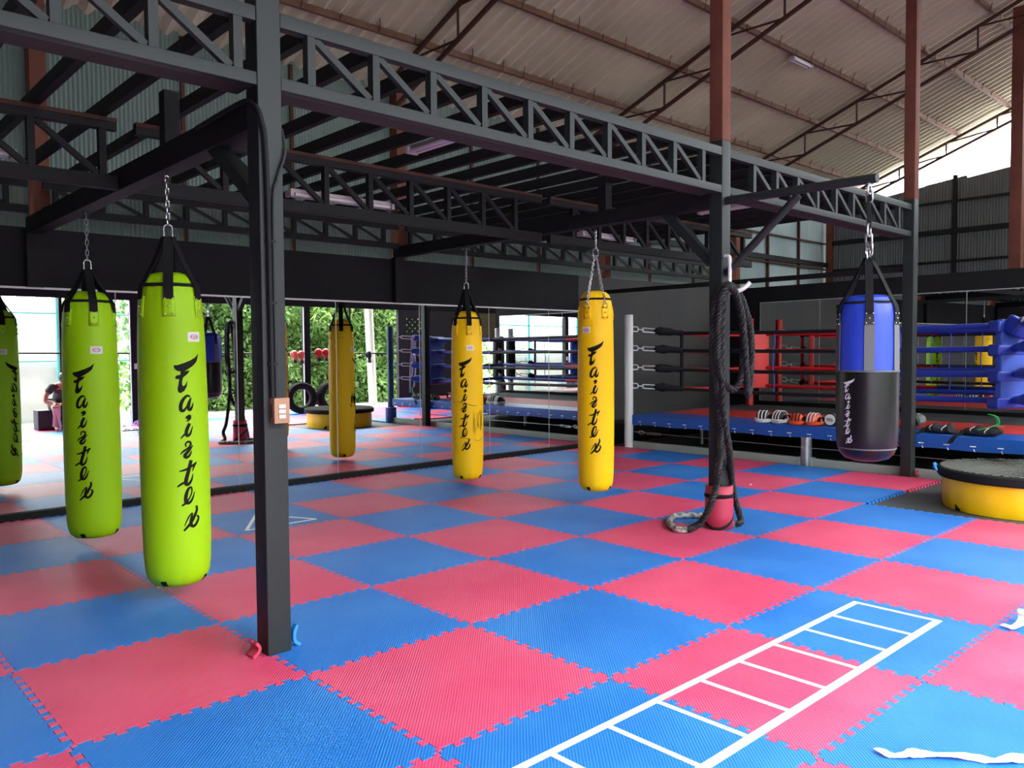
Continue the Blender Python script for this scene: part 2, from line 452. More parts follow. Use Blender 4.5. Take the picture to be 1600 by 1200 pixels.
# ------------------------------------------------------------------ steel frame
def post(x, y, label, z0=0.0, paint=3.24, sz=0.125, black=True):
    t = thing('steel_post', label, 'post', (x, y, z0))
    top = roof_z(y) - 0.08; h = sz / 2
    if black:
        MB().span((x - h, y - h, z0), (x + h, y + h, paint), 0.006).build('painted_lower_section', M['black_paint'], t)
        o = MB().span((x - h, y - h, paint), (x + h, y + h, top), 0.006).build('bare_upper_section', M['rust'], t); o['label'] = 'unpainted red oxide upper part of the post'
    else:
        MB().span((x - h, y - h, z0), (x + h, y + h, top), 0.006).build('shaft', M['rust'], t)
    return t
P1, P2, P3, P4 = (0.035, 0.40), (4.08, 0.40), (8.04, 0.375), (12.15, 0.40)
post(*P1, 'black square steel post with the tan switch box on it', paint=6.4)
post(*P2, 'square steel post with the black rope hung on it, red above the truss')
post(*P3, 'square steel post beside the blue and black heavy bag, red above', z0=-0.025)
post(*P4, 'rust red post far behind the boxing ring beside the bright gable', black=False, z0=-0.025, sz=0.16)
for x, l in ((0.12, 'rust red wall column in the corrugated cladding above the lime bags'), (4.19, 'rust red wall column in the cladding above the nearer yellow bags'),
             (8.2, 'rust red wall column in the cladding beside the ring corner'), (12.15, 'rust red wall column where the pale panels begin'), (16.1, 'rust red corner column at the far end of the cladding')):
    zb = 2.69 if x < 12 else -0.025
    t = thing('wall_column', l, 'column', (x, 5.2, zb))
    MB().span((x - 0.07, 5.12 if x < 12 else 5.16, zb), (x + 0.07, 5.27, 4.84)).build('shaft', M['rust'], t)
for x in (1.5, 2.75, 5.47, 6.78, 9.5, 10.8):
    o = MB().span((x - 0.02, 5.255, 2.68), (x + 0.02, 5.288, 4.84)).build('wall_stud', M['rust_dark'], None, (x, 5.27, 2.68))
    n = {1.5: 'first right of the column over the lime bags', 2.75: 'second right of the column over the lime bags', 5.47: 'first right of the column over the yellow bags',
         6.78: 'second right of the column over the yellow bags', 9.5: 'first right of the column at the ring corner', 10.8: 'second right of the column at the ring corner'}[x]
    tag(o, f'thin rust red stud in the cladding, {n}', 'stud', 'thin studs of the cladding')

def truss(xa, xb, y, zlo, zhi, label, first, cw=0.06, ch=0.062, pitch=0.39, m='black_paint', tc=0.07, ledger=False):
    t = thing('lattice_truss', label, 'truss', ((xa + xb) / 2, y, zlo), 'lattice trusses of the steel frame')
    mm = M[m]
    MB().span((xa, y - cw / 2, zhi - tc), (xb, y + cw / 2, zhi), 0.003).build('top_chord', mm, t)
    MB().span((xa, y - cw / 2, zlo), (xb, y + cw / 2, zlo + ch), 0.003).build('bottom_chord', mm, t)
    if ledger:
        o = MB().span((xa, y + cw / 2, zlo + 0.005), (xb, y + cw / 2 + 0.16, zlo + 0.03)).build('ledger_angle', M['ledger'], t)
    if m == 'black_flat' and y < 3: MB().span((xa, y - cw / 2 - 0.006, zhi - 0.028), (xb, y - cw / 2 + 0.002, zhi)).build('red_edge_strip', M['rust_dark'], t)
    x = first; vs = []
    while x < xb - 0.03:
        if x > xa + 0.02: vs.append(x)
        x += pitch
    for i, x in enumerate(vs):
        MB().span((x - 0.022, y - cw / 2 + 0.004, zlo + ch), (x + 0.022, y + cw / 2 - 0.004, zhi - tc)).build('upright', mm, t)
    for a, b in zip(vs[:-1], vs[1:]):
        MB().bar((a + 0.03, y, zhi - tc - 0.005), (b - 0.03, y, zlo + ch + 0.005), 0.034, 0.036).build('diagonal', mm, t)
    return t
ZB, ZT = 2.805, 3.18
F0 = -0.117 - 0.388 * 10
for (a, b, lab) in ((-4.0, -0.029, 'from the frame edge to the switch box post'), (0.099, 4.016, 'between the switch box post and the rope post'), (4.144, 7.976, 'from rope post to heavy bag post')):
    truss(a, b, 0.37, ZB, ZT, 'black lattice truss in the front row, ' + lab, F0, pitch=0.388, ledger=True)
for (a, b, lab) in ((-4.0, -0.026, 'left of the lime bags'), (0.096, 4.019, 'from the lime bags to the yellow bags'), (4.141, 8.05, 'from the yellow bags to the boxing ring')):
    truss(a, b, 2.47, 2.62, 3.092, 'black lattice truss in the middle row, ' + lab, F0 + 0.1, pitch=0.42, m='black_flat', tc=0.08, ch=0.09)
for (a, b, lab) in ((-4.0, -0.026, 'left of the lime bags'), (0.096, 4.019, 'behind the bags'), (4.141, 8.05, 'from the yellow bags to the ring'), (8.05, 11.6, 'above the charcoal ring wall')):
    truss(a, b, 4.98, 2.79, 3.092, 'black lattice truss along the mirror wall, ' + lab, F0 + 0.2, pitch=0.40, m='black_flat', ch=0.07)

# joists across the trusses
jx = [F0 + 0.388 * k for k in range(1, 31)]
jx = [x for x in jx if -3.4 < x < 8.05]
zero = [i for i, x in enumerate(jx) if x < P1[0]][-1]
for i, x in enumerate(jx):
    o = MB().span((x - 0.025, 0.415, 3.094), (x + 0.025, 5.06, 3.18)).build('floor_joist', M['black_flat'], None, (x, 2.75, 3.094))
    if i <= zero: lab = f'black steel joist across the trusses, {ORD[zero - i + 1]} to the left of the switch box post'
    else: lab = f'black steel joist across the trusses, {ORD[i - zero]} to the right of the switch box post' if i - zero <= 10 else f'black steel joist across the trusses, {ORD[len(jx) - i]} from the boxing ring end'
    tag(o, lab, 'joist', 'joists laid across the trusses')

for x, zl, zh, lab, br in ((0.035, 2.615, 2.765, 'black box beam carrying the two lime bags', ((1.06, 2.70), (0.47, 2.28))), (4.08, 2.70, 2.83, 'black box beam carrying the two yellow bags', ((0.98, 2.76), (0.47, 2.24)))):
    t = thing('bag_beam', lab, 'beam', (x, 2.7, zl))
    MB().span((x - 0.06, 0.465, zl), (x + 0.06, 5.1, zh), 0.004).build('box_section', M['black_flat'], t)
    MB().bar((x, br[0][0], br[0][1]), (x, br[1][0], br[1][1]), 0.075, 0.075).build('diagonal_brace', M['black_paint'], t)
    MB().span((x - 0.045, 1.61, zh), (x + 0.045, 1.70, 3.094)).build('stub_post', M['black_flat'], t)
    MB().span((x - 0.07, 5.03, 2.13), (x + 0.07, 5.118, zl)).build('wall_pilaster', M['black_flat'], t)
o = MB().span((8.01, 0.44, 2.41), (8.08, 5.1, 2.47)).build('cross_rail', M['black_flat'], None, (8.13, 2.7, 2.41))
tag(o, 'thin black tube from the post by the heavy bag to the charcoal wall', 'tube')
o = MB().span((XE - 0.1, YO, 3.86), (XE - 0.02, 5.2, 3.96)).build('wall_girt', M['black_flat'], None, (XE, 0, 3.86))
tag(o, 'thick black girt across the far end cladding, the middle one', 'girt')
for z, l in ((4.5, 'upper'), (3.27, 'lower')):
    o = MB().span((XE - 0.07, YO, z), (XE - 0.02, 5.2, z + 0.05)).build('wall_girt', M['black_flat'], None, (XE, 0, z))
    tag(o, f'thin dark girt across the far end cladding, the {l} one', 'girt')
for z, l in ((3.88, 'upper'), (3.3, 'lower')):
    o = MB().span((12.25, 5.24, z), (16.0, 5.29, z + 0.03)).build('wall_girt', M['rust_dark'], None, (14, 5.26, z))
    tag(o, f'thin {l} girt across the pale panels in the far corner', 'girt')
for x in (13.45, 14.75):
    o = MB().span((x - 0.02, 5.24, 2.6), (x + 0.02, 5.29, 4.84)).build('wall_stud', M['rust_dark'], None, (x, 5.26, 2.6))
    tag(o, 'dark stud of the pale corner panels, ' + ('next to the rust red column' if x < 14 else 'nearer the far end wall'), 'stud')
o = MB().span((8.3, 5.2, 3.36), (16.0, 5.245, 3.46)).build('wall_girt', M['black_flat'], None, (12, 5.22, 3.36))
tag(o, 'black girt running along the pale cladding above the charcoal wall', 'girt')
for y in (2.6, 1.15, -0.4):
    o = MB().span((XE - 0.06, y - 0.04, 0), (XE - 0.015, y + 0.04, gtop(y) + 0.05)).build('wall_stud', M['black_flat'], None, (XE, y, 0))
    tag(o, 'dark upright of the far end cladding, ' + {2.6: 'just right of the heavy bag post', 1.15: 'left of the rust red far post', -0.4: 'right of the rust red far post'}[y], 'stud')

# roof rafters (pipe trusses up the slope) and purlins
for x, lab in ((0.0, 'over the switch box post'), (3.95, 'left of the rope post'), (7.75, 'right of the rope post'), (11.9, 'crossing the post by the heavy bag'), (16.05, 'at the bright gable')):
    t = thing('roof_rafter', 'rust coloured pipe rafter under the roof, ' + lab, 'rafter', (x, 0.4, roof_z(0.4) - 0.4), 'pipe rafters under the roof')
    up = lambda y: (x, y, roof_z(y) - 0.09); lo = lambda y: (x, y, roof_z(y) - (0.46 if x < 15 else 0.33))
    MB().tube([up(5.2), up(YO + 0.1)], 0.03, 8).build('upper_pipe', M['rust_dark'], t)
    MB().tube([lo(5.2), lo(YO + 0.1)], 0.03, 8).build('lower_pipe', M['rust_dark'], t)
    for k in range(10):
        y = 4.6 - 0.926 * k
        MB().tube([up(y), lo(y)], 0.016, 6).build('strut', M['rust_dark'], t)
        MB().tube([lo(y), up(y + 0.926)] if k else [lo(y), up(5.2)], 0.016, 6).build('web_pipe', M['rust_dark'], t)
for k in range(10):
    y = 4.40 - 0.926 * k
    z = roof_z(y)
    t = thing('roof_purlin', f'rust red roof purlin with bent hook wires, {ORD[k + 1]} up the slope from the eave', 'purlin', (5, y, z - 0.06), 'purlins under the roof')
    MB().span((XL, y - 0.025, z - 0.05), (XE, y + 0.025, z + 0.02)).build('channel', M['purlin'], t)
    hw = MB()
    for i in range(42):
        x = -4.0 + 0.46 * i + random.uniform(-0.05, 0.05)
        hw.tube([(x, y - 0.03, z - 0.055), (x + 0.012, y - 0.04, z + 0.03), (x - 0.03, y - 0.09, z + 0.075)], 0.0055, 4)
    o = hw.build('hook_wires', M['rust_dark'], t); o['kind'] = 'stuff'

# ------------------------------------------------------------------ foam mats
def mat_outline():
    """closed outline of a 1 m jigsaw mat; opposite edges share one wavy line so neighbours lock"""
    N = 11; A = 0.016
    def edge():
        pts = [(0.0, 0.0), (0.022, 0.0)]
        w = (1 - 0.07) / (2 * N)
        for k in range(2 * N):
            s = 1 if k % 2 == 0 else -1
            a = 0.035 + w * k; m = a + w / 2
            hw = w * 0.62
            pts += [(m - hw, s * A), (m + hw, s * A)]
        pts += [(1 - 0.022, 0.0), (1.0, 0.0)]
        return pts
    e = edge(); out = []
    out += [(x, y) for x, y in e[:-1]]                    # bottom, left to right
    out += [(1 + y, x) for x, y in e[:-1]]                # right, bottom to top
    out += [(x, 1 + y) for x, y in reversed(e)][:-1]      # top, right to left
    out += [(y, x) for x, y in reversed(e)][:-1]          # left, top to bottom
    return out
def mat_mesh(name, m):
    o2 = mat_outline(); n = len(o2); g = 0.0012
    def off(d):
        res = []
        for i in range(n):
            p = Vector(o2[i]); a = Vector(o2[i - 1]); b = Vector(o2[(i + 1) % n])
            e1 = p - a; e2 = b - p
            if e1.length < 1e-9: e1 = e2
            if e2.length < 1e-9: e2 = e1
            n1 = Vector((-e1.y, e1.x)).normalized(); n2 = Vector((-e2.y, e2.x)).normalized()
            nn = n1 + n2
            nn = nn.normalized() if nn.length > 1e-6 else n1
            res.append(p + nn * d)
        return res
    inner = off(g + 0.0015); outer = off(g)
    vs = [(p.x - 0.5, p.y - 0.5, 0.0) for p in inner] + [(p.x - 0.5, p.y - 0.5, -0.002) for p in outer] + [(p.x - 0.5, p.y - 0.5, -0.0248) for p in outer]
    bm = bmesh.new(); bv = [bm.verts.new(v) for v in vs]
    for tri in tessellate_polygon([[Vector(v) for v in vs[:n]]]):
        bm.faces.new([bv[i] for i in tri])
    for i in range(n):
        j = (i + 1) % n
        for k in (0, n):
            try: bm.faces.new((bv[k + i], bv[k + n + i], bv[k + n + j], bv[k + j]))
            except ValueError: pass
    bmesh.ops.recalc_face_normals(bm, faces=bm.faces[:])
    me = D.meshes.new(name); bm.to_mesh(me); bm.free(); me.materials.append(m); return me
MR = mat_mesh('foam_mat', M['red_foam']); MBL = mat_mesh('foam_mat', M['blue_foam'])
for i in range(-4, 8):
    for j in range(-5, 5):
        if i in (6, 7) and j in (-1, -2): continue
        blue = (i + j) % 2 == 0
        o = D.objects.new('foam_mat', MBL if blue else MR); COL.objects.link(o); o.location = (i + 0.5, j + 0.5, 0)
        tag(o, f"{'blue' if blue else 'red'} jigsaw foam mat, {ORD[5 - j]} row from the mirror wall, {ORD[8 - i]} column from the ring", 'mat', 'jigsaw foam mats on the floor')

for i in range(8, 14):
    for j in range(-5, -1):
        blue = (i + j) % 2 == 0
        o = D.objects.new('foam_mat', MBL if blue else MR); COL.objects.link(o); o.location = (i + 0.5, j + 0.5, 0)
        tag(o, f"{'blue' if blue else 'red'} jigsaw foam mat, {ORD[j + 6]} row from the garden side, {ORD[i - 7]} column past the blue post", 'mat', 'jigsaw foam mats on the floor')

# tape on the mats
t = thing('agility_ladder', 'white tape ladder stuck across the blue and red mats', 'floor marking', (1.3, -1.52, 0))
for y0, y1 in ((-1.315, -1.28), (-1.775, -1.735)):
    MB().span((-0.40, y0, 0.0004), (2.915, y1, 0.0016)).build('tape_rail', M['tape'], t)
for k in range(11):
    x = 2.90 - 0.325 * k
    MB().span((x - 0.014, -1.737, 0.0004), (x + 0.014, -1.313, 0.0014)).build('tape_rung', M['tape'], t)
tri = [(1.14, 3.14), (1.50, 3.72), (1.80, 3.14)]
t = thing('tape_triangle', 'white tape triangle on a blue mat behind the switch box post', 'floor marking', (1.48, 3.3, 0))
for a, b in ((0, 1), (1, 2), (2, 0)):
    MB().bar((*tri[a], 0.001), (*tri[b], 0.001), 0.03, 0.0012).build('tape_strip', M['tape'], t)

# ------------------------------------------------------------------ brush lettering and punch bags
def gl(pts, zoom):   # zoomed glyph pixels -> text units (1 = text height)
    sx, oy = (8.57, 540) if zoom == 2 else (7.5, 670)
    out = []
    for p in pts:
        x = p[0] / sx + 270; y = p[1] / sx + oy
        q = ((x - (y - 551) * 0.032 - 293) / 270, (y - 551) / 270)
        out.append((*q, p[2] / sx / 270) if len(p) > 2 else q)
    return out
POLY = [gl([(15, 240), (60, 240), (140, 215), (230, 180), (300, 145), (352, 96), (340, 150), (320, 200), (280, 240), (230, 275), (150, 322), (218, 310), (190, 355), (130, 402), (120, 440), (118, 490), (130, 515), (155, 500), (186, 440), (176, 520), (145, 575), (100, 602), (70, 585), (62, 550), (75, 480), (82, 420), (45, 420), (33, 400), (45, 375), (95, 365), (100, 325), (50, 310), (20, 280)], 2),
        gl([(162, 912), (200, 884), (237, 895), (237, 940), (205, 970), (165, 978), (192, 948), (165, 936)], 2)]
STROKE = [
    gl([(222, 655, 22), (180, 640, 30), (132, 685, 40), (104, 750, 46), (104, 815, 46), (135, 830, 40), (170, 790, 22), (205, 720, 20)], 2),
    gl([(232, 668, 18), (205, 740, 44), (198, 800, 46), (222, 822, 40), (248, 785, 28), (264, 732, 8)], 2),
    gl([(215, 1000, 40), (180, 1075, 46), (172, 1135, 44), (190, 1158, 40), (225, 1130, 30), (256, 1040, 8)], 2),
    gl([(178, 1120, 26), (140, 1150, 24), (104, 1190, 14)], 2),
    gl([(152, 165, 14), (142, 132, 18), (165, 108, 22), (196, 116, 26), (198, 152, 24), (160, 190, 24), (120, 212, 22), (88, 246, 10)], 3),
    gl([(228, 152, 10), (185, 205, 30), (138, 258, 40), (150, 285, 32), (185, 268, 28), (214, 215, 10)], 3),
    gl([(206, 322, 40), (180, 430, 42), (152, 540, 44), (152, 588, 40), (182, 590, 34), (214, 545, 24), (230, 480, 8)], 3),
    gl([(78, 436, 12), (130, 428, 24), (200, 398, 26), (272, 350, 14)], 3), gl([(268, 356, 18), (240, 400, 22), (226, 450, 6)], 3),
    gl([(160, 560, 22), (110, 578, 26), (58, 612, 18)], 3),
    gl([(106, 832, 20), (150, 805, 24), (196, 742, 16), (218, 680, 16), (208, 632, 22), (176, 650, 32), (152, 720, 40), (152, 790, 40), (182, 808, 34), (220, 775, 26), (252, 685, 8)], 3),
    gl([(276, 852, 26), (282, 900, 30), (248, 975, 36), (205, 1045, 34), (130, 1122, 22)], 3),
    gl([(136, 1068, 8), (180, 975, 18), (224, 928, 14), (212, 1000, 34), (212, 1062, 40), (245, 1082, 34), (285, 1045, 32), (304, 990, 26), (280, 965, 18)], 3)]
def lettering_mesh(surf, H):
    """surf(u,v) maps text units to a point just proud of the bag"""
    mb = MB()
    for poly in POLY:
        bm = bmesh.new(); f = bm.faces.new([bm.verts.new((x, -y, 0)) for x, y in poly])
        bmesh.ops.triangulate(bm, faces=[f]); bmesh.ops.subdivide_edges(bm, edges=bm.edges[:], cuts=3, use_grid_fill=True)
        bmesh.ops.triangulate(bm, faces=bm.faces[:]); bm.verts.ensure_lookup_table(); bm.verts.index_update()
        mb.add([surf(v.co.x * H, v.co.y * H) for v in bm.verts], [tuple(v.index for v in f.verts) for f in bm.faces]); bm.free()
    for st in STROKE:
        ps = catmull([(x, y, w) for x, y, w in st], 5)
        vs = []; fs = []; n = len(ps)
        for i, p in enumerate(ps):
            a = ps[max(i - 1, 0)]; b = ps[min(i + 1, n - 1)]
            tx, ty = b.x - a.x, b.y - a.y; L = math.hypot(tx, ty) or 1e-6
            nx, ny = -ty / L, tx / L; w = max(p.z, 0.003) / 2
            for sgn in (-1, 0, 1): vs.append(surf((p.x + nx * w * sgn) * H, -(p.y + ny * w * sgn) * H))
        for i in range(n - 1):
            for k in (0, 1): fs.append((3 * i + k, 3 * i + k + 1, 3 * i + 4 + k, 3 * i + 3 + k))
        mb.add(vs, fs)
    return mb

CAM = Vector((-1.80944, -3.37757, 1.51034))
def lerp_prof(prof, z):
    for (r0, z0), (r1, z1) in zip(prof[:-1], prof[1:]):
        if z0 <= z <= z1 and z1 > z0: return r0 + (r1 - r0) * (z - z0) / (z1 - z0)
    return prof[-1][0]

def punch_bag(x, y, R, zb, zt, zbeam, m, label, textdeg, patchdeg, logodeg, ztext, H, hang='strap', tint='', zhook=2.22, lean=(0, 0)):
    t = thing('hanging_punching_bag', label, 'punching bag', (x, y, zb), 'long punching bags')
    base = math.atan2(CAM.y - y, CAM.x - x)        # angle that faces the viewer
    ang = lambda deg: base + math.radians(deg)     # + = towards the right as seen from the camera
    L = zt - zb
    prof = [(0.0, 0.0), (0.10, 0.001), (0.145, 0.012), (0.172, 0.04), (0.186, 0.085), (0.193, 0.16), (0.197, 0.35), (0.199, 0.75), (0.198, 1.15), (0.194, 1.5), (0.189, 1.65), (0.181, 1.74), (0.172, 1.79), (0.165, 1.82), (0.160, 1.838)]
    k = R / 0.199; zs = L / 1.91
    prof = [(r * k, zb + z * zs) for r, z in prof]
    cover = [(0.160 * k, zb + 1.838 * zs), (0.150 * k, zb + 1.862 * zs), (0.132 * k, zb + 1.888 * zs), (0.105 * k, zb + 1.908 * zs), (0.06 * k, zb + 1.918 * zs), (0.0, zb + 1.92 * zs)]
    def wob(a, z):
        f = max(0.0, (z - (zb + 1.45 * zs)) / (0.41 * zs)) ** 1.5
        g = max(0.0, ((zb + 0.14) - z) / 0.14) ** 1.2
        return 0.032 * f * math.cos(6 * (a - ang(patchdeg))) + 0.016 * f * math.sin(17 * a + z * 22) + 0.010 * f * math.sin(29 * a - z * 17) - 0.012 * g * math.sin(13 * a) + 0.006 * math.sin(2 * a + 3 * z)
    seg = 72
    fine = [prof[0]]
    for (r0, z0), (r1, z1) in zip(prof[:-1], prof[1:]):
        nn = max(1, int((z1 - z0) / 0.05))
        for q in range(1, nn + 1): fine.append((r0 + (r1 - r0) * q / nn, z0 + (z1 - z0) * q / nn))
    MB().lathe(fine, (x, y, 0), seg, wob).build('bag_body', m, t)
    def wc(a, z): return 0.035 * math.cos(6 * (a - ang(patchdeg))) + 0.015 * math.sin(15 * a)
    MB().lathe(cover, (x, y, 0), seg, wc).build('top_cover', m, t)
    bz = zb + 1.838 * zs; br = 0.163 * k
    MB().lathe([(br * 0.97, bz + 0.010), (br * 1.035, bz + 0.008), (br * 1.045, bz), (br * 1.04, bz - 0.010), (br * 0.98, bz - 0.012)], (x, y, 0), seg, lambda a, z: 0.024 * math.cos(6 * (a - ang(patchdeg)))).build('seam_band', M['web'], t)
    def at(a, z, d=0.0):
        r = lerp_prof(prof, z) * (1 + wob(a, z)) + d
        return Vector((x + r * math.cos(a), y + r * math.sin(a), z))
    top = Vector((x, y, zhook))
    zp1 = zb + 1.770 * zs; zp0 = zp1 - 0.125
    for q in range(6):
        a = ang(patchdeg + 60 * q); side = Vector((-math.sin(a), math.cos(a), 0)); rad = Vector((math.cos(a), math.sin(a), 0))
        pm = MB(); vs = []; fs = []; nu, nv = 5, 5
        for iv in range(nv):
            for iu in range(nu):
                aa = a + (iu / (nu - 1) - 0.5) * 0.076 / R
                vs.append(at(aa, zp0 + (zp1 - zp0) * iv / (nv - 1), 0.005))
        for iv in range(nv - 1):
            for iu in range(nu - 1): fs.append((iv * nu + iu, iv * nu + iu + 1, (iv + 1) * nu + iu + 1, (iv + 1) * nu + iu))
        pm.add(vs, fs, True)
        p = pm.build('strap_patch', m, t)
        sm = p.modifiers.new('thick', 'SOLIDIFY'); sm.thickness = 0.005; sm.offset = -1
        rv = D.meshes.get('rivet_' + tint)
        for du, dv in ((-0.022, 0.12), (0.022, 0.12), (0, 0.5), (-0.022, 0.86), (0.022, 0.86)):
            c = at(a + du / R, zp0 + (zp1 - zp0) * dv, 0.0065)
            MB().ball(c, (0.0065, 0.0065, 0.0065), 8, 5).build('rivet', M['chrome' if tint != 'chain' else 'brown'], p)
        if hang == 'strap':
            pts = [at(a, zp1 - 0.02, 0.006), at(a, zp1 + 0.03, 0.009), at(a, bz - 0.02, 0.012), Vector((x, y, bz + 0.03)) + rad * (br * 0.95), Vector((x, y, bz + (zhook - bz) * 0.55)) + rad * (br * 0.52), top + rad * 0.03]
            pts = catmull(pts, 4)
            MB().ribbon([(pp, side) for pp in pts], 0.056, 0.004).build('hanging_strap', M['web'], t)
        elif q % 3 != 2:
            p0 = at(a, zp1 - 0.01, 0.012)
            MB().link(p0 + Vector((0, 0, 0.012)), (0, 0, 1), side, 0.05, 0.045, 0.003).build('d_ring', M['chrome'], t)
            MB().chain(p0 + Vector((0, 0, 0.03)), top + rad * 0.02, 0.034, 0.02, 0.0032).build('hanging_chain', M['chrome'], t)
    # hook hardware up to the beam
    hw = MB(); hw.link(top + Vector((0, 0, 0.03)), (0, 0, 1), (math.sin(base), -math.cos(base), 0), 0.09, 0.05, 0.005)
    hw.build('carabiner', M['chrome'], t)
    if zbeam - zhook > 0.14:
        MB().chain(top + Vector((0, 0, 0.07)), (x, y, zbeam - 0.03), 0.05, 0.021, 0.0036).build('link_chain', M['chrome'] if hang != 'strap' or zbeam - zhook < 0.42 else M['galv'], t)
    MB().link((x, y, zbeam - 0.02), (0, 0, 1), (1, 0, 0), 0.05, 0.04, 0.006).build('beam_eye', M['black_paint'], t)
    # lettering on two sides, logo label, bottom tabs
    for dd in (0, 180):
        a0 = ang(textdeg + dd)
        def surf(u, v, a0=a0):
            return at(a0 + u / R, ztext + v, 0.0022)
        lettering_mesh(surf, H).build('brush_lettering', M['ink'], t)
    for dd in (0, 180):
        a0 = ang(logodeg + dd); zc = ztext + 0.10
        g = MB(); vs = []; fs = []; nu, nv = 7, 3
        for iv in range(nv):
            for iu in range(nu): vs.append(at(a0 + (iu / (nu - 1) - 0.5) * 0.088 / R, zc + (iv / (nv - 1) - 0.5) * 0.058, 0.0018))
        for iv in range(nv - 1):
            for iu in range(nu - 1): fs.append((iv * nu + iu, iv * nu + iu + 1, (iv + 1) * nu + iu + 1, (iv + 1) * nu + iu))
        lb = g.add(vs, fs).build('logo_label', M['white_vinyl'], t)
        for col, s0, s1 in (('red_ink', 0.5 * PI, 1.5 * PI), ('navy_ink', -0.5 * PI, 0.5 * PI)):
            pr = MB(); vs = []; fs = []
            for i in range(13):
                th = s0 + (s1 - s0) * i / 12
                for rr in (0.80, 1.0): vs.append(at(a0 + 0.027 * rr * math.cos(th) / R, zc + 0.0155 * rr * math.sin(th), 0.0026))
            for i in range(12): fs.append((2 * i, 2 * i + 1, 2 * i + 3, 2 * i + 2))
            pr.add(vs, fs).build('logo_ring', M[col], lb)
        def lsurf(u, v, a0=a0): return at(a0 + (-v - 0.02) / R, zc + u * 1.0, 0.0026)
        pr = MB()
        for q in range(7):
            uu = -0.019 + 0.0058 * q; vs = [at(a0 + (uu + du) / R, zc + dz, 0.0026) for du, dz in ((0, -0.005 - 0.002 * (q % 2)), (0.0022, -0.005), (0.004, 0.006 if q not in (0, 4) else 0.009), (0.0016, 0.006))]
            pr.add(vs, [(0, 1, 2, 3)])
        pr.build('logo_script', M['red_ink'], lb)
    for q in range(4):
        a = ang(-28 + 90 * q); tb = MB(); vs = []; fs = []
        for i, z in enumerate((zb + 0.004, zb + 0.02, zb + 0.04, zb + 0.055)):
            for du in (-0.02, 0.02): vs.append(at(a + du / R, z, 0.003))
        for i in range(3): fs.append((2 * i, 2 * i + 1, 2 * i + 3, 2 * i + 2))
        tb.add(vs, fs).build('bottom_tab', M['web'], t)
    t.rotation_euler = (lean[0], lean[1], 0)
    return t
punch_bag(0.03, 1.672, 0.199, 0.087, 1.995, 2.615, M['lime'], 'lime green punching bag, the larger one nearest the switch box post', 27, -3, 40, 1.51, 1.07, tint='lime', lean=(0.006, -0.008))
punch_bag(0.03, 3.409, 0.199, 0.09, 1.985, 2.615, M['lime'], 'lime green punching bag hanging close to the wall mirror', -13, 10, 13, 1.44, 1.04, tint='limeb', zhook=2.16)
punch_bag(4.08, 3.729, 0.182, 0.043, 1.96, 2.70, M['yellow'], 'yellow punching bag with scribbled marks, hung from black straps by the mirror', -4, 10, 12, 1.45, 1.07, tint='yel')
punch_bag(4.08, 1.777, 0.176, 0.149, 2.075, 2.70, M['yellow'], 'yellow punching bag hung from shiny chains beside the white ring post', 2, -28, -32, 1.605, 1.085, hang='chain', tint='chain', zhook=2.42)

# scribbles on the strapped yellow bag (pen marks)
yb = [o for o in D.objects if o.get('label', '').startswith('yellow punching bag with scribbled')][0]
sc = MB(); base = math.atan2(CAM.y - 3.729, CAM.x - 4.08)
def sp(deg, z): a = base + math.radians(deg); r = 0.1865; return Vector((4.08 + r * math.cos(a), 3.729 + r * math.sin(a), z))
for line in ([(-60, 0.93), (-20, 0.94), (20, 0.90), (65, 0.90)], [(-55, 0.52), (-10, 0.53), (40, 0.50), (62, 0.53)]):
    pts = catmull([sp(*p) for p in line], 6); sc.tube(pts, 0.002, 4)
for q in range(9):
    d0 = 22 + 4.5 * q + random.uniform(-2, 2); z0 = 0.55 + random.random() * 0.12; z1 = 0.75 + random.random() * 0.12
    sc.tube(catmull([sp(d0, z0), sp(d0 + random.uniform(-3, 3), (z0 + z1) / 2), sp(d0 + random.uniform(-3, 3), z1)], 4), 0.0018, 4)
for q in range(14):
    d0 = 196 + random.uniform(-14, 14); z0 = 0.85 + random.random() * 0.12
    sc.tube(catmull([sp(d0, z0), sp(d0 + random.uniform(-10, 10), z0 - 0.1), sp(d0 + random.uniform(-14, 14), z0 - 0.05)], 4), 0.003, 4)
sc.build('pen_scribbles', M['ink'], yb)

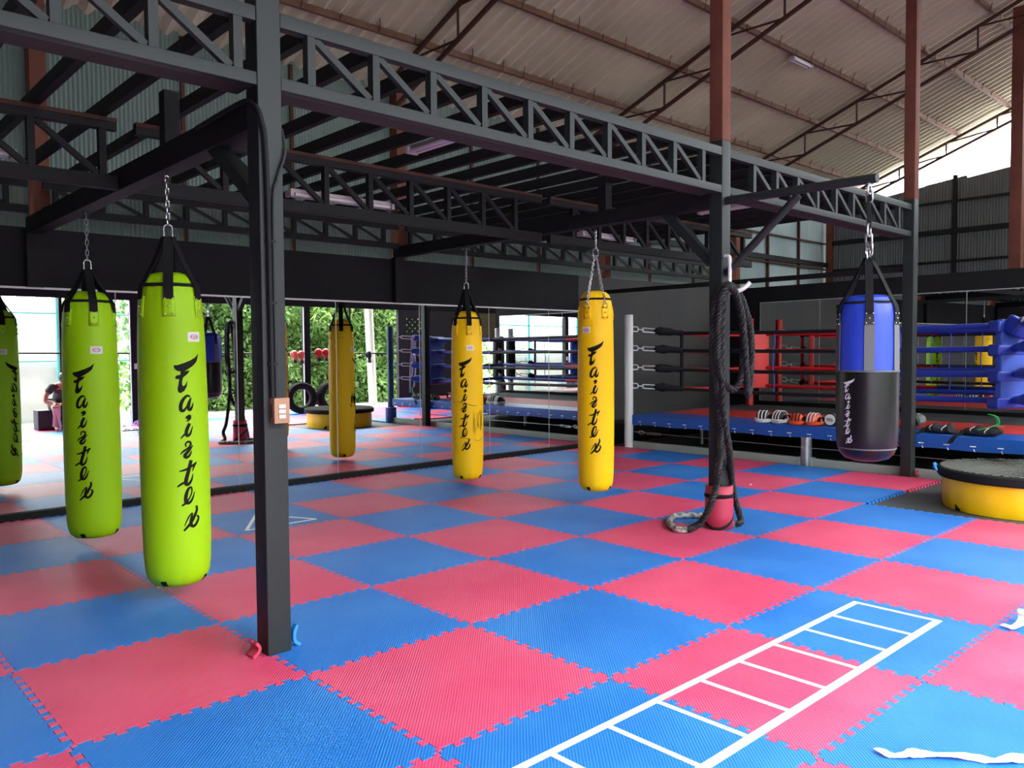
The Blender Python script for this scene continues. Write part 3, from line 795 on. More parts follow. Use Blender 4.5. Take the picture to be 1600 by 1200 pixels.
# blue and black heavy bag on its bracket
def heavy_bag():
    x, y, R, zb, zt = 4.08, -0.844, 0.213, 0.69, 1.905
    t = thing('hanging_heavy_bag', 'short fat blue and black heavy bag hanging from the bracket of the rope post', 'punching bag', (x, y, zb))
    base = math.atan2(CAM.y - y, CAM.x - x); ang = lambda d: base + math.radians(d)
    low = [(0, 0.0), (0.09, 0.003), (0.15, 0.022), (0.185, 0.06), (0.205, 0.12), (0.211, 0.2), (0.213, 0.4), (0.213, 0.66)]
    upp = [(0.211, 0.66), (0.211, 0.80), (0.209, 0.95), (0.205, 1.05), (0.195, 1.12), (0.182, 1.15)]
    capr = [(0.182, 1.15), (0.165, 1.185), (0.12, 1.205), (0.0, 1.215)]
    wob = lambda a, z: (0.012 * math.cos(6 * (a - ang(3))) + 0.008 * math.sin(19 * a + 20 * z)) * max(0, (z - zb - 0.7) / 0.4) if z > zb + 0.7 else 0
    def dens(p): 
        f = [p[0]]
        for (r0, z0), (r1, z1) in zip(p[:-1], p[1:]):
            n = max(1, int((z1 - z0) / 0.04))
            for q in range(1, n + 1): f.append((r0 + (r1 - r0) * q / n, z0 + (z1 - z0) * q / n))
        return [(r, zb + z) for r, z in f]
    MB().lathe(dens(low), (x, y, 0), 72).build('black_lower_body', M['black_vinyl'], t)
    MB().lathe(dens(upp), (x, y, 0), 72, wob).build('blue_upper_body', M['blue_vinyl'], t)
    MB().lathe(dens(capr), (x, y, 0), 72, lambda a, z: 0.02 * math.cos(6 * (a - ang(3)))).build('top_cover', M['blue_vinyl'], t)
    MB().lathe([(0.209, zb + 0.652), (0.2155, zb + 0.654), (0.2155, zb + 0.664), (0.209, zb + 0.666)], (x, y, 0), 72).build('waist_seam', M['grey_web'], t)
    MB().lathe([(0.176, zb + 1.138), (0.187, zb + 1.14), (0.187, zb + 1.158), (0.176, zb + 1.16)], (x, y, 0), 72).build('seam_band', M['web'], t)
    MB().lathe([(0.199, zb + 0.094), (0.2015, zb + 0.098), (0.2015, zb + 0.102), (0.199, zb + 0.106)], (x, y, 0), 72).build('bottom_seam', M['grey_web'], t)
    prof = dens(low) + dens(upp)[1:]
    def at(a, z, d): r = lerp_prof(prof, z) + d; return Vector((x + r * math.cos(a), y + r * math.sin(a), z))
    top = Vector((x, y, 2.17))
    for q in range(6):
        a = ang(3 + 58 * q); side = Vector((-math.sin(a), math.cos(a), 0)); rad = Vector((math.cos(a), math.sin(a), 0))
        pts = [at(a, zb + 0.665 + 0.05 * i, 0.005) for i in range(8)]
        MB().ribbon([(p, side) for p in pts], 0.068, 0.004).build('grey_stripe', M['grey_web'], t)
        p = MB().ribbon([(at(a, zb + 0.99, 0.010), side), (at(a, zb + 1.03, 0.010), side), (at(a, zb + 1.07, 0.010), side)], 0.058, 0.004).build('strap_patch', M['black_vinyl'], t)
        for du, z in ((-0.022, 1.0), (0.022, 1.0), (0, 1.035), (-0.022, 1.068), (0.022, 1.068)):
            MB().ball(at(a + du / R, zb + z, 0.0135), 0.006, 8, 5).build('rivet', M['chrome'], p)
        pts = catmull([at(a, zb + 1.06, 0.012), at(a, zb + 1.12, 0.014), Vector((x, y, zb + 1.2)) + rad * 0.165, Vector((x, y, 2.04)) + rad * 0.09, top + rad * 0.02], 4)
        MB().ribbon([(pp, side) for pp in pts], 0.052, 0.004).build('hanging_strap', M['web'], t)
    hw = MB(); hw.link(top + Vector((0, 0, 0.02)), (0, 0, 1), (1, 0, 0), 0.10, 0.05, 0.007); hw.link(top + Vector((0, 0, 0.06)), (0, 0, 1), (0, 1, 0), 0.10, 0.05, 0.007)
    hw.build('carabiner', M['chrome'], t)
    MB().chain(top + Vector((0, 0, 0.10)), (x, y, 2.40), 0.10, 0.045, 0.008).build('shackle_chain', M['galv'], t)
    MB().ribbon([((x, y, 2.38), (0.6, -0.8, 0)), ((x, y, 2.50), (0.6, -0.8, 0)), ((x, y, 2.62), (0.6, -0.8, 0))], 0.03, 0.01).build('spacer_strap', M['web'], t)
    MB().chain((x, y, 2.58), (x, y, 2.70), 0.08, 0.045, 0.008).build('top_shackle', M['galv'], t)
    a0 = ang(-33)
    lettering_mesh(lambda u, v: at(a0 + u * 1.25 / R, 1.30 + v, 0.0025), 0.475).build('brush_lettering', M['white_ink'], t)
    return t
heavy_bag()
t = thing('bag_bracket', 'black pipe bracket on the rope post holding the heavy bag', 'bracket', (4.08, 0.33, 2.2))
MB().tube([(4.08, 0.335, 2.745), (4.08, -0.90, 2.735)], 0.035, 14).build('arm', M['black_paint'], t)
MB().tube([(4.08, 0.335, 2.14), (4.08, -0.30, 2.70)], 0.032, 14).build('brace', M['black_paint'], t)
MB().tube([(4.08, -0.84, 2.735), (4.08, -0.84, 2.68)], 0.02, 10).build('end_eye', M['galv'], t)

# ------------------------------------------------------------------ boxing ring
ring = thing('boxing_ring', 'boxing ring on a low blue edged platform with red and black ropes', 'boxing ring', (9.8, 1.8, -0.025))
RX0, RX1, RY0, RY1 = 8.12, 11.44, -0.95, 4.58
MB().span((RX0 + 0.02, RY0 + 0.02, 0.36), (RX1, RY1 - 0.02, 0.488)).build('deck', M['ring_black'], ring)
cv = MB().span((RX0, RY0, 0.488), (8.80, RY1, 0.50), 0.004).build('canvas_border', M['ring_blue'], ring); cv['label'] = 'blue border strip along the ring edge'
MB().span((8.80, RY1 - 0.10, 0.488), (RX1, RY1, 0.50)).build('canvas_border', M['ring_blue'], ring)
MB().span((8.80, RY0, 0.488), (10.02, RY1 - 0.10, 0.502)).build('canvas_stripe', M['ring_red'], ring)['label'] = 'red stripe of the canvas'
MB().span((10.02, RY0, 0.488), (RX1, RY1 - 0.10, 0.501)).build('canvas_centre', M['ring_black'], ring)
sk = MB()
n = 60; vs = []; fs = []
for i in range(n + 1):
    y = RY0 + (RY1 - RY0) * i / n
    for z, d in ((0.50, 0.012), (0.495, 0.0), (0.42, -0.002), (0.345 + 0.006 * math.sin(i * 0.7), 0.004)): vs.append((RX0 + d, y, z))
for i in range(n):
    for k in range(3): fs.append((4 * i + k, 4 * i + k + 1, 4 * i + 5 + k, 4 * i + 4 + k))
skirt = sk.add(vs, fs, True).build('skirt', M['ring_blue'], ring)
MB().span((RX0, RY0 - 0.004, 0.35), (RX1, RY0 + 0.01, 0.50)).build('side_skirt', M['ring_blue'], ring)
MB().span((RX0, RY1 - 0.01, 0.35), (RX1, RY1 + 0.004, 0.50)).build('side_skirt', M['ring_blue'], ring)
k = 0
y = RY1 - 0.17
while y > RY0:
    e = MB().span((RX0 - 0.006, y - 0.030, 0.394), (RX0 + 0.004, y + 0.030, 0.404)).build('eyelet_tie', M['tape'], skirt)
    MB().tube([(RX0 - 0.004, y - 0.01, 0.37), (RX0 - 0.006, y - 0.014, 0.352), (RX0 + 0.004, y - 0.022, 0.34)], 0.004, 5).build('cord_end', M['tape'], e)
    y -= 0.277
for (x, y, r) in ((8.16, 1.70, 0.070), (9.35, 4.1, 0.035), (9.6, 1.7, 0.05), (11.2, 1.7, 0.05)):
    MB().lathe([(r, -0.025), (r, 0.36)], (x, y, 0), 24).build('platform_leg', M['galv'], ring)
MB().span((8.13, -1.0, -0.02), (8.20, 4.58, 0.085), 0.004).build('ground_rail', M['rail_paint'], ring)
MB().span((8.115, 1.60, -0.02), (8.215, 1.80, 0.095), 0.004).build('rail_joint', M['rail_paint'], ring)
MB().tube([(8.16, 4.55, 0.23), (8.17, 1.8, 0.215), (8.16, -0.95, 0.225)], 0.006, 6).build('tension_cable', M['galv'], ring)
tb = MB(); tb.link((8.155, 4.40, 0.228), (0, 1, 0), (0, 0, 1), 0.10, 0.05, 0.007); tb.link((8.155, 4.17, 0.222), (0, 1, 0), (0, 0, 1), 0.26, 0.03, 0.006)
tb.build('cable_turnbuckle', M['chrome'], ring)
posts = (('white_paint', 8.12, 4.63, 0.070, 'white corner post'), ('red_paint', 11.25, 4.36, 0.062, 'red corner post'), ('blue_paint', 8.15, -1.05, 0.070, 'blue corner post'), ('white_paint', 11.22, -0.98, 0.062, 'white corner post by the back mirrors'))
inner = ((8.93, 4.20), (10.92, 4.08), (8.93, -0.45), (10.92, -0.45))
HZ = (1.775, 1.50, 1.195, 0.885)
PZ = (1.85, 1.55, 1.25, 0.96)
for (m, x, y, r, lab), (ix, iy) in zip(posts, inner):
    p = MB().lathe([(0, -0.02), (r, -0.02), (r, 2.055), (r * 0.9, 2.065), (0, 2.067)], (x, y, 0), 28).build('corner_post', M[m], ring); p['label'] = lab
    if x > 11 and y < 0:
        MB().lathe([(r, 0.80), (0.115, 0.81), (0.12, 1.2), (0.115, 1.76), (r, 1.77)], (x, y, 0), 24).build('post_pad', M['black_vinyl'], ring)
    if m == 'blue_paint':
        MB().lathe([(r + 0.05, 0.0), (r + 0.05, 0.30), (r, 0.31)], (x, y, 0), 24).build('post_foot_pad', M['pad_blue'], ring)
    MB().span((x - 0.03 + (0.06 if x < 9 else -0.06), y - 0.05 * (1 if y > 0 else -1) - 0.03, 0.33), (x + 0.03 + (0.06 if x < 9 else -0.06), y - 0.05 * (1 if y > 0 else -1) + 0.03, 0.45)).build('deck_bracket', M['galv'], ring)
    for hz, pz in zip(HZ, PZ):
        a = Vector((x, y, pz)); b = Vector((ix, iy, hz)); d = (b - a); d.normalize(); L = (b - a).length
        tb = MB(); tb.link(a + d * (r + 0.04), d, (0, 0, 1), 0.11, 0.075, 0.010); tb.tube([a + d * (r + 0.08), a + d * (r + 0.19)], 0.010, 6)
        tb.link(a + d * (r + 0.28), d, (0, 0, 1), 0.24, 0.062, 0.010)
        tb.build('turnbuckle', M['zinc'], ring)
        s0 = a + d * (r + 0.38)
        slv = MB(); sp_ = catmull([s0, s0 + (b - s0) * 0.4 + Vector((0, 0, 0.005)), b], 4); slv.tube(sp_, 0.05, 12, radii=[0.045 + 0.025 * math.sin(PI * min(1, i / 6)) + 0.006 * math.sin(i * 2.1 + hz * 9) for i in range(len(sp_))])
        slv.build('turnbuckle_sleeve', M['pad_blue' if m == 'blue_paint' else 'web'], ring)
    if m != 'blue_paint':
        MB().bar((ix, iy, HZ[0] + 0.03), (ix, iy, HZ[3] - 0.03), 0.055, 0.03).build('corner_strap', M['web'] if m == 'white_paint' else M['rope_red'], ring)
def rope(a, b, mats):
    """one ring rope, split where the cover changes colour"""
    a, b = Vector(a), Vector(b); cuts = [0] + [f for f, _ in mats]
    for q, (f, m) in enumerate(mats):
        f0 = cuts[q]
        sag = lambda t: Vector((0, 0, -0.02 * 4 * t * (1 - t)))
        pts = [a + (b - a) * (f0 + (f - f0) * i / 6) + sag(f0 + (f - f0) * i / 6) for i in range(7)]
        MB().tube(pts, {'rope_black': 0.027, 'rope_red': 0.030, 'rope_blue': 0.036}[m], 12).build('ring_rope', M[m], ring)
FL, BL, FR, BR = [Vector((*q, 0)) for q in inner]
for hz in HZ:
    up = Vector((0, 0, hz))
    rope(FL + up, FR + up, [(0.60, 'rope_black'), (1.0, 'rope_blue')])
    rope(FL + up, BL + up + Vector((0, 0, 0.0)), [(1.0, 'rope_red')])
    rope(BL + up, BR + up, [(0.55, 'rope_red'), (1.0, 'rope_blue')])
    rope(FR + up, BR + up, [(1.0, 'rope_blue')])
for a, b, q in ((FL, FR, 0.34), (FL, FR, 0.72), (BL, BR, 0.35), (BL, BR, 0.7)):   # rope spacers
    c = a + (b - a) * q
    MB().tube(catmull([c + Vector((0.025, 0, HZ[0])), c + Vector((0.035, -0.02, 1.62)), c + Vector((0.025, 0, HZ[1])), c + Vector((0.035, 0.01, 1.34)), c + Vector((0.025, 0, HZ[2])), c + Vector((0.035, -0.01, 1.04)), c + Vector((0.025, 0, HZ[3] - 0.06))], 4), 0.008, 6).build('spacer_lace', M['lace_blue'], ring)
def corner_pad(cx, cy, dirx, diry, wid, z0, z1, m, lab):
    d = Vector((dirx, diry, 0)).normalized(); s = Vector((-d.y, d.x, 0)); rot = Matrix((s, d, Vector((0, 0, 1)))).transposed()
    p = MB().box((cx, cy, (z0 + z1) / 2), (wid, 0.09, z1 - z0), rot, 0.02).build('corner_pad', M[m], ring); p['label'] = lab
    return rot
corner_pad(10.82, 3.95, -0.55, -0.85, 0.37, 0.84, 1.80, 'pad_red', 'red corner pad')
rot = corner_pad(8.97, -0.50, 0.35, 0.8, 0.62, 0.82, 1.84, 'pad_blue', 'blue corner pad')
for hz in HZ:
    MB().box((8.95, -0.46, hz - 0.02), (0.66, 0.16, 0.14), rot, 0.035).build('pad_flap', M['rope_blue'], ring)
MB().box((8.80, -0.55, 1.74), (0.30, 0.20, 0.20), Matrix.Rotation(0.6, 3, 'X') @ rot, 0.04).build('pad_flap', M['rope_blue'], ring)

# ------------------------------------------------------------------ battle rope, hooks and sleeve on the rope post
def twisted(path, R, r, pitch, mb, phase=0.0):
    P = [Vector(p) for p in path]
    # resample evenly
    d = [0.0]
    for a, b in zip(P[:-1], P[1:]): d.append(d[-1] + (b - a).length)
    L = d[-1]; n = int(L / (pitch / 10)); Q = []; j = 0
    for i in range(n + 1):
        s = L * i / n
        while j < len(d) - 2 and d[j + 1] < s: j += 1
        f = (s - d[j]) / max(1e-9, d[j + 1] - d[j]); Q.append(P[j].lerp(P[j + 1], f))
    up = None; strands = [[], [], []]
    for i, p in enumerate(Q):
        t = (Q[min(i + 1, n)] - Q[max(i - 1, 0)]).normalized()
        if up is None:
            a = Vector((0, 0, 1)) if abs(t.z) < 0.9 else Vector((1, 0, 0)); up = (a - t * a.dot(t)).normalized()
        else: up = (up - t * up.dot(t)).normalized()
        sd = t.cross(up)
        for k in range(3):
            an = 2 * PI * (L * i / n / pitch + k / 3) + phase
            strands[k].append(p + (up * math.cos(an) + sd * math.sin(an)) * R)
    for s in strands: mb.tube(s, r, 6)
    return mb
B = [(3.842, 0.375, 0.169), (3.89, 0.358, 0.272), (3.93, 0.338, 0.402), (3.971, 0.331, 0.692), (3.991, 0.345, 1.011), (3.963, 0.375, 1.331), (3.947, 0.39, 1.651), (3.954, 0.384, 1.862), (3.993, 0.348, 2.01), (4.073, 0.314, 2.044),
     (4.154, 0.277, 1.97), (4.201, 0.233, 1.81), (4.23, 0.207, 1.596), (4.227, 0.209, 1.328), (4.203, 0.218, 1.124), (4.155, 0.208, 1.33), (4.133, 0.214, 1.595), (4.1, 0.231, 1.86), (4.044, 0.27, 2.007), (3.98, 0.302, 2.006), (3.95, 0.33, 1.886),
     (3.939, 0.34, 1.649), (3.943, 0.336, 1.385), (3.992, 0.308, 1.236), (4.069, 0.277, 1.181), (4.133, 0.245, 1.265), (4.148, 0.231, 1.489), (4.14, 0.239, 1.756), (4.086, 0.261, 1.956), (4.022, 0.294, 2.019), (3.982, 0.317, 1.913),
     (3.975, 0.323, 1.649), (3.976, 0.323, 1.332), (3.994, 0.315, 0.959), (4.05, 0.30, 0.689), (4.15, 0.325, 0.443), (4.21, 0.33, 0.254)]
B = [Vector(p) + Vector((-0.034, -0.037, 0)) if i < 35 else Vector(p) for i, p in enumerate(B)]
curl = [(4.296, 0.691, 0.027), (4.20, 0.80, 0.027), (4.083, 0.863, 0.027), (3.84, 0.737, 0.027), (3.678, 0.549, 0.027), (3.706, 0.458, 0.027), (3.80, 0.42, 0.06)]
tail = [(4.26, 0.30, 0.06), (4.235, 0.295, 0.03), (4.195, 0.304, 0.027), (4.307, 0.469, 0.027), (4.36, 0.55, 0.027)]
t = thing('battle_rope', 'thick black twisted rope looped over the hooks of the rope post', 'rope', (4.08, 0.3, 0))
path = catmull([curl[5], curl[6]] + B + tail[:3], 6)
twisted(path, 0.0150, 0.0158, 0.10, MB()).build('rope_strands', M['battle'], t)
h1 = catmull(curl[:6], 6); h2 = catmull(tail[2:], 6)
MB().tube(h1, 0.028, 12).build('taped_handle', M['tape_grey'], t)
MB().tube(h2, 0.028, 12).build('taped_handle', M['tape_grey'], t)
t = thing('rope_hook', 'white bent pipe hooks on the rope post', 'hook', (4.1, 0.30, 1.97))
MB().tube(catmull([(4.055, 0.338, 2.285), (4.055, 0.30, 2.28), (4.05, 0.285, 2.24), (4.05, 0.285, 2.05)], 5), 0.016, 10).build('upper_hook', M['white_paint'], t)
MB().tube(catmull([(4.06, 0.338, 1.985), (4.06, 0.25, 1.985), (4.10, 0.19, 2.01), (4.15, 0.16, 2.06)], 5), 0.018, 10).build('lower_hook', M['white_paint'], t)
t = thing('foam_sleeve', 'red foam mat rolled round the foot of the rope post', 'post padding', (4.08, 0.40, 0.0))
vs = []; fs = []; nseg = 56; zz = (0.004, 0.12, 0.24, 0.365); mb = MB()
for z in zz:
    for k in range(nseg + 1):
        a = 2 * PI * k / nseg * 1.06 - 0.9; rr = 0.115 - 0.05 * (z - 0) * 0.4 + 0.010 * (k / nseg)
        vs.append((4.08 + rr * math.cos(a), 0.40 + rr * math.sin(a), z))
for i in range(3):
    for k in range(nseg): fs.append((i * (nseg + 1) + k, i * (nseg + 1) + k + 1, (i + 1) * (nseg + 1) + k + 1, (i + 1) * (nseg + 1) + k))
o = mb.add(vs, fs, True).build('rolled_mat', M['pink_foam'], t); sm = o.modifiers.new('thick', 'SOLIDIFY'); sm.thickness = 0.014; sm.offset = -1
def ringpts(r, z, tilt, n=40): return [(4.08 + r * math.cos(2 * PI * k / n), 0.40 + r * math.sin(2 * PI * k / n), z + tilt * math.cos(2 * PI * k / n - 0.4)) for k in range(n)]
for z, tilt, r0 in ((0.285, 0.008, 0.119), (0.275, -0.012, 0.121), (0.11, 0.10, 0.1235)):
    mb = MB(); ps = ringpts(r0, z, tilt); vs = []; fs = []; n = len(ps)
    for p in ps:
        c = Vector((p[0] - 4.08, p[1] - 0.40, 0)).normalized()
        for dz in (-0.014, 0.014): vs.append((p[0], p[1], p[2] + dz))
    for i in range(n): j = (i + 1) % n; fs.append((2 * i, 2 * j, 2 * j + 1, 2 * i + 1))
    o = mb.add(vs, fs, True).build('elastic_tie', M['web'], t); sm = o.modifiers.new('thick', 'SOLIDIFY'); sm.thickness = 0.003

# jigsaw offcuts bent up against the posts
def offcut(x, y, ax, m, name_lab, n=2, h=0.10, flip=1):
    t = MB()
    for k in range(n):
        o = (k - (n - 1) / 2) * 0.05
        px, py = (x + o, y) if ax == 'x' else (x, y + o)
        sd = (1, 0, 0) if ax == 'x' else (0, 1, 0); ou = Vector((0, -flip, 0)) if ax == 'x' else Vector((-flip, 0, 0))
        pts = catmull([Vector((px, py, 0.004)) + ou * 0.05, Vector((px, py, 0.03)) + ou * 0.02, Vector((px, py, h * 0.7)) + ou * 0.018, Vector((px, py, h)) + ou * 0.035], 4)
        t.ribbon([(p, sd) for p in pts], 0.034, 0.016)
    o = t.build('mat_offcut', M[m], None, (x, y, 0))
    tag(o, name_lab, 'mat offcut', 'mat offcuts by the posts')
offcut(-0.045, 0.40, 'y', 'pink_foam', 'red jigsaw mat offcut curled up at the left foot of the switch box post', 2, 0.075)
offcut(0.115, 0.385, 'y', 'blue_foam_edge', 'blue mat offcut bent up at the right foot of the switch box post', 1, 0.11, -1)
offcut(8.12, 0.32, 'x', 'pink_foam', 'red mat offcut at the foot of the post by the heavy bag', 2, 0.07)

# ------------------------------------------------------------------ switch box, cable
t = thing('switch_box', 'tan switch box with three white switches on the thick black post', 'switch', (0.05, 0.33, 1.165))
MB().span((0.004, 0.288, 1.162), (0.086, 0.3375, 1.287), 0.003).build('housing', M['box_tan'], t)
for z in (1.246, 1.221, 1.196): MB().span((0.026, 0.282, z - 0.009), (0.062, 0.289, z + 0.009), 0.002).build('rocker', M['switch'], t)
MB().span((0.0, 0.298, 1.19), (0.005, 0.318, 1.26)).build('side_slot', M['brown'], t)
t = thing('cable_conduit', 'black cable running down the switch box post from the bag beam', 'cable', (0.02, 0.33, 1.3))
MB().tube(catmull([(-0.042, 1.05, 2.74), (-0.042, 0.50, 2.75), (-0.04, 0.37, 2.72), (-0.02, 0.322, 2.64), (0.004, 0.322, 2.4), (0.012, 0.322, 1.29)], 6), 0.013, 8).build('cable', M['black_flat'], t)
MB().tube(catmull([(0.106, 0.36, 2.62), (0.106, 0.33, 2.50), (0.06, 0.324, 2.36), (0.038, 0.328, 2.2), (0.038, 0.328, 1.29)], 6), 0.008, 8).build('cable', M['black_paint'], t)
for z in (1.45, 1.75, 2.05): MB().span((-0.005, 0.318, z), (0.045, 0.3375, z + 0.012)).build('cable_clip', M['black_flat'], t)

# ------------------------------------------------------------------ unlit tube lamps
def lamp(p, q, lab, r=0.016, zdrop=0.0):
    p, q = Vector(p), Vector(q); c = (p + q) / 2; d = (q - p).normalized(); s = Vector((-d.y, d.x, 0))
    t = thing('ceiling_tube_lamp', lab, 'lamp', c, 'unlit tube lamps')
    MB().bar(p, q, 0.05 if abs(d.x) > 0.5 else 0.05, 0.035, 0.006).build('lamp_housing', M['lamp_body'], t)
    for sg in (-1, 1):
        MB().tube([p + d * 0.03 + s * 0.03 * sg - Vector((0, 0, 0.03)), q - d * 0.03 + s * 0.03 * sg - Vector((0, 0, 0.03))], r, 10).build('fluorescent_tube', M['lamp_tube'], t)
    for e in (p, q): MB().box(e - Vector((0, 0, 0.022)), (0.10 if abs(d.y) > 0.5 else 0.03, 0.10 if abs(d.x) > 0.5 else 0.03, 0.05), None, 0.004).build('end_cap', M['lamp_body'], t)
lamp((1.885, 1.72, 3.075), (1.885, 1.12, 3.075), 'pinkish white unlit twin tube lamp under the joists right of the switch box post')
lamp((5.95, 1.85, 3.075), (5.95, 1.20, 3.075), 'unlit tube lamp under the joists just behind the rope post')
lamp((1.29, 2.555, 2.80), (2.25, 2.555, 2.80), 'unlit tube lamp along the middle truss behind the switch box post')
lamp((4.73, 2.555, 2.80), (5.62, 2.555, 2.80), 'unlit tube lamp along the middle truss above the chain hung yellow bag')
lamp((9.30, 2.55, 5.77), (9.84, 2.55, 5.77), 'small unlit tube lamp on a roof purlin high above the ring')
lamp((-0.62, 2.555, 2.80), (-1.6, 2.555, 2.80), 'unlit tube lamp along the middle truss above the lime bags')

# ------------------------------------------------------------------ trampoline tyre
def trampoline():
    cx, cy, zb = 6.90, -1.10, -0.024
    t = thing('tyre_trampoline', 'low round trampoline on a yellow covered tyre with a black net top', 'trampoline', (cx, cy, zb))
    MB().lathe([(0.60, zb), (0.648, zb + 0.003), (0.662, zb + 0.04), (0.665, 0.14), (0.660, 0.27), (0.62, 0.29)], (cx, cy, 0), 96, lambda a, z: 0.004 * math.sin(7 * a) + 0.003 * math.sin(19 * a + 8 * z)).build('yellow_cover', M['tyre_yellow'], t)
    MB().lathe([(0.64, 0.27), (0.70, 0.272), (0.712, 0.285), (0.712, 0.345), (0.70, 0.358), (0.66, 0.364), (0.56, 0.358), (0.52, 0.352)], (cx, cy, 0), 96, lambda a, z: 0.004 * math.sin(9 * a)).build('rubber_rim', M['rubber'], t)
    MB().lathe([(0.0, 0.345), (0.55, 0.348)], (cx, cy, 0), 64).build('bed', M['web'], t)
    nt = MB(); rr = 0.685
    for fam in (0, 1):
        for k in range(-14, 15):
            o = k * 0.056
            if abs(o) >= rr: continue
            h = math.sqrt(rr * rr - o * o); ca, sa = (0.78, 0.62) if fam else (0.62, -0.78)
            p = Vector((cx + o * ca - h * -sa, cy + o * sa - h * ca, 0.366)); q = Vector((cx + o * ca + h * -sa, cy + o * sa + h * ca, 0.366))
            m = (p + q) / 2 - Vector((0, 0, 0.012))
            nt.tube([p, m, q], 0.0045, 5)
    nt.build('net', M['net'], t)
    c = MB(); c.tube(catmull([(6.45, -0.50, 0.33), (6.50, -0.46, 0.385), (6.58, -0.45, 0.37), (6.66, -0.40, 0.33)], 5), 0.012, 6)
    c.build('blue_lashing', M['blue_foam_edge'], t)
    w = MB(); a0 = math.atan2(-3.38 - cy, -1.81 - cx) - 0.9
    w.add([(cx + 0.667 * math.cos(a0 + d), cy + 0.667 * math.sin(a0 + d), z) for d, z in ((0, -0.02), (0.09, -0.022), (0.10, 0.0), (0.05, 0.02), (0.03, 0.035), (-0.01, 0.04))], [(0, 1, 2, 3, 4, 5)])
    w.build('torn_patch', M['rubber'], t)
trampoline()
o = MB().span((8.17 - 0.03, 0.02 - 0.20, 0.002), (8.17 + 0.03, 0.02 + 0.02, 0.03), 0.006).build('mat_offcut', M['pink_foam'], None, (8.17, 0.02, 0))
tag(o, 'narrow red mat strip lying on the rail behind the trampoline', 'mat offcut', 'mat offcuts by the posts'); o.location.z += 0.085

# ------------------------------------------------------------------ gear on the ring edge
def focus_mitt(x, y, z, rz, pad, back, strap, label, s=1.0):
    t = thing('focus_mitt', label, 'punch pad', (x, y, z), 'pads lying on the ring edge')
    R = Matrix.Rotation(rz, 3, 'Z'); P = lambda v: Vector((x, y, z)) + R @ (Vector(v) * s)
    mb = MB(); n = 28; rings = [(0.0, 0.0), (0.92, 0.002), (1.0, 0.014), (1.0, 0.042), (0.9, 0.055), (0.0, 0.06)]; vs = []; fs = []
    for r, h in rings:
        for k in range(n):
            a = 2 * PI * k / n; px = 0.105 * r * math.cos(a); py = 0.135 * r * math.sin(a)
            vs.append(P((px, py, h + 1.1 * py * py)))
    for i in range(len(rings) - 1):
        for k in range(n): fs.append((i * n + k, i * n + (k + 1) % n, (i + 1) * n + (k + 1) % n, (i + 1) * n + k))
    mb.add(vs, fs, True).build('pad_face', M[pad], t)
    gm = MB(); gm.ball(P((0, 0.01, 0.085)), (0.080 * s, 0.10 * s, 0.085 * s), 18, 12, R); gm.ball(P((0.07, 0.03, 0.075)), (0.03 * s, 0.055 * s, 0.035 * s), 12, 8, R)
    gm.build('hand_cover', M[back], t)
    for d in (-0.05, 0.0, 0.05):
        pts = [P((0.098 * math.cos(a) , d, 0.055 + 0.12 * math.sin(a))) for a in [PI * i / 8 for i in range(9)]]
        MB().ribbon([(p, R @ Vector((0, 1, 0))) for p in pts], 0.016 * s, 0.006).build('stripe', M[strap], t)
    pts = [P((0.07 * math.cos(a), -0.115, 0.06 + 0.06 * math.sin(a))) for a in [PI * i / 8 for i in range(9)]]
    MB().ribbon([(p, R @ Vector((0, 1, 0))) for p in pts], 0.045 * s, 0.006).build('wrist_strap', M['web'], t)
focus_mitt(8.26, 2.37, 0.503, 0.2, 'white_vinyl', 'black_glove', 'white_vinyl', 'black and white striped punch pad, farther one on the ring edge', 0.95)
focus_mitt(8.29, 2.14, 0.503, -0.25, 'white_vinyl', 'black_glove', 'white_vinyl', 'black and white striped punch pad, the one next to the orange pads', 1.0)
focus_mitt(8.27, 1.88, 0.503, 0.15, 'orange', 'orange', 'black_glove', 'orange punch pad beside the black and white pads', 0.9)
focus_mitt(8.29, 1.66, 0.503, -0.1, 'orange', 'orange', 'white_vinyl', 'orange punch pad beside the round white ended roll', 0.95)
t = thing('kick_shield', 'black roll with a round white end on the ring edge', 'punch pad', (8.4, 1.48, 0.503))
Rx = Matrix.Rotation(-PI / 2, 3, 'Y') @ Matrix.Identity(3)
MB().lathe([(0, 0.0), (0.07, 0.0), (0.082, 0.012), (0.084, 0.3), (0.07, 0.315), (0, 0.316)], (8.32, 1.46, 0.588), 28, rot=Matrix.Rotation(PI / 2, 3, 'Y')).build('roll', M['black_vinyl'], t)
MB().lathe([(0, -0.003), (0.070, -0.003), (0.071, 0.001)], (8.32, 1.46, 0.588), 28, rot=Matrix.Rotation(PI / 2, 3, 'Y')).build('white_end', M['white_vinyl'], t)
rg = []
for k in range(28): a = 2 * PI * k / 28; rg.append((8.316, 1.46 + 0.042 * math.cos(a), 0.588 + 0.02 * math.sin(a) + 0.008 * math.cos(a)))
MB().tube(rg, 0.003, 5, closed=True).build('oval_mark', M['ink'], t)
MB().bar((8.316, 1.43, 0.586), (8.316, 1.49, 0.592), 0.005, 0.008).build('script_mark', M['ink'], t)
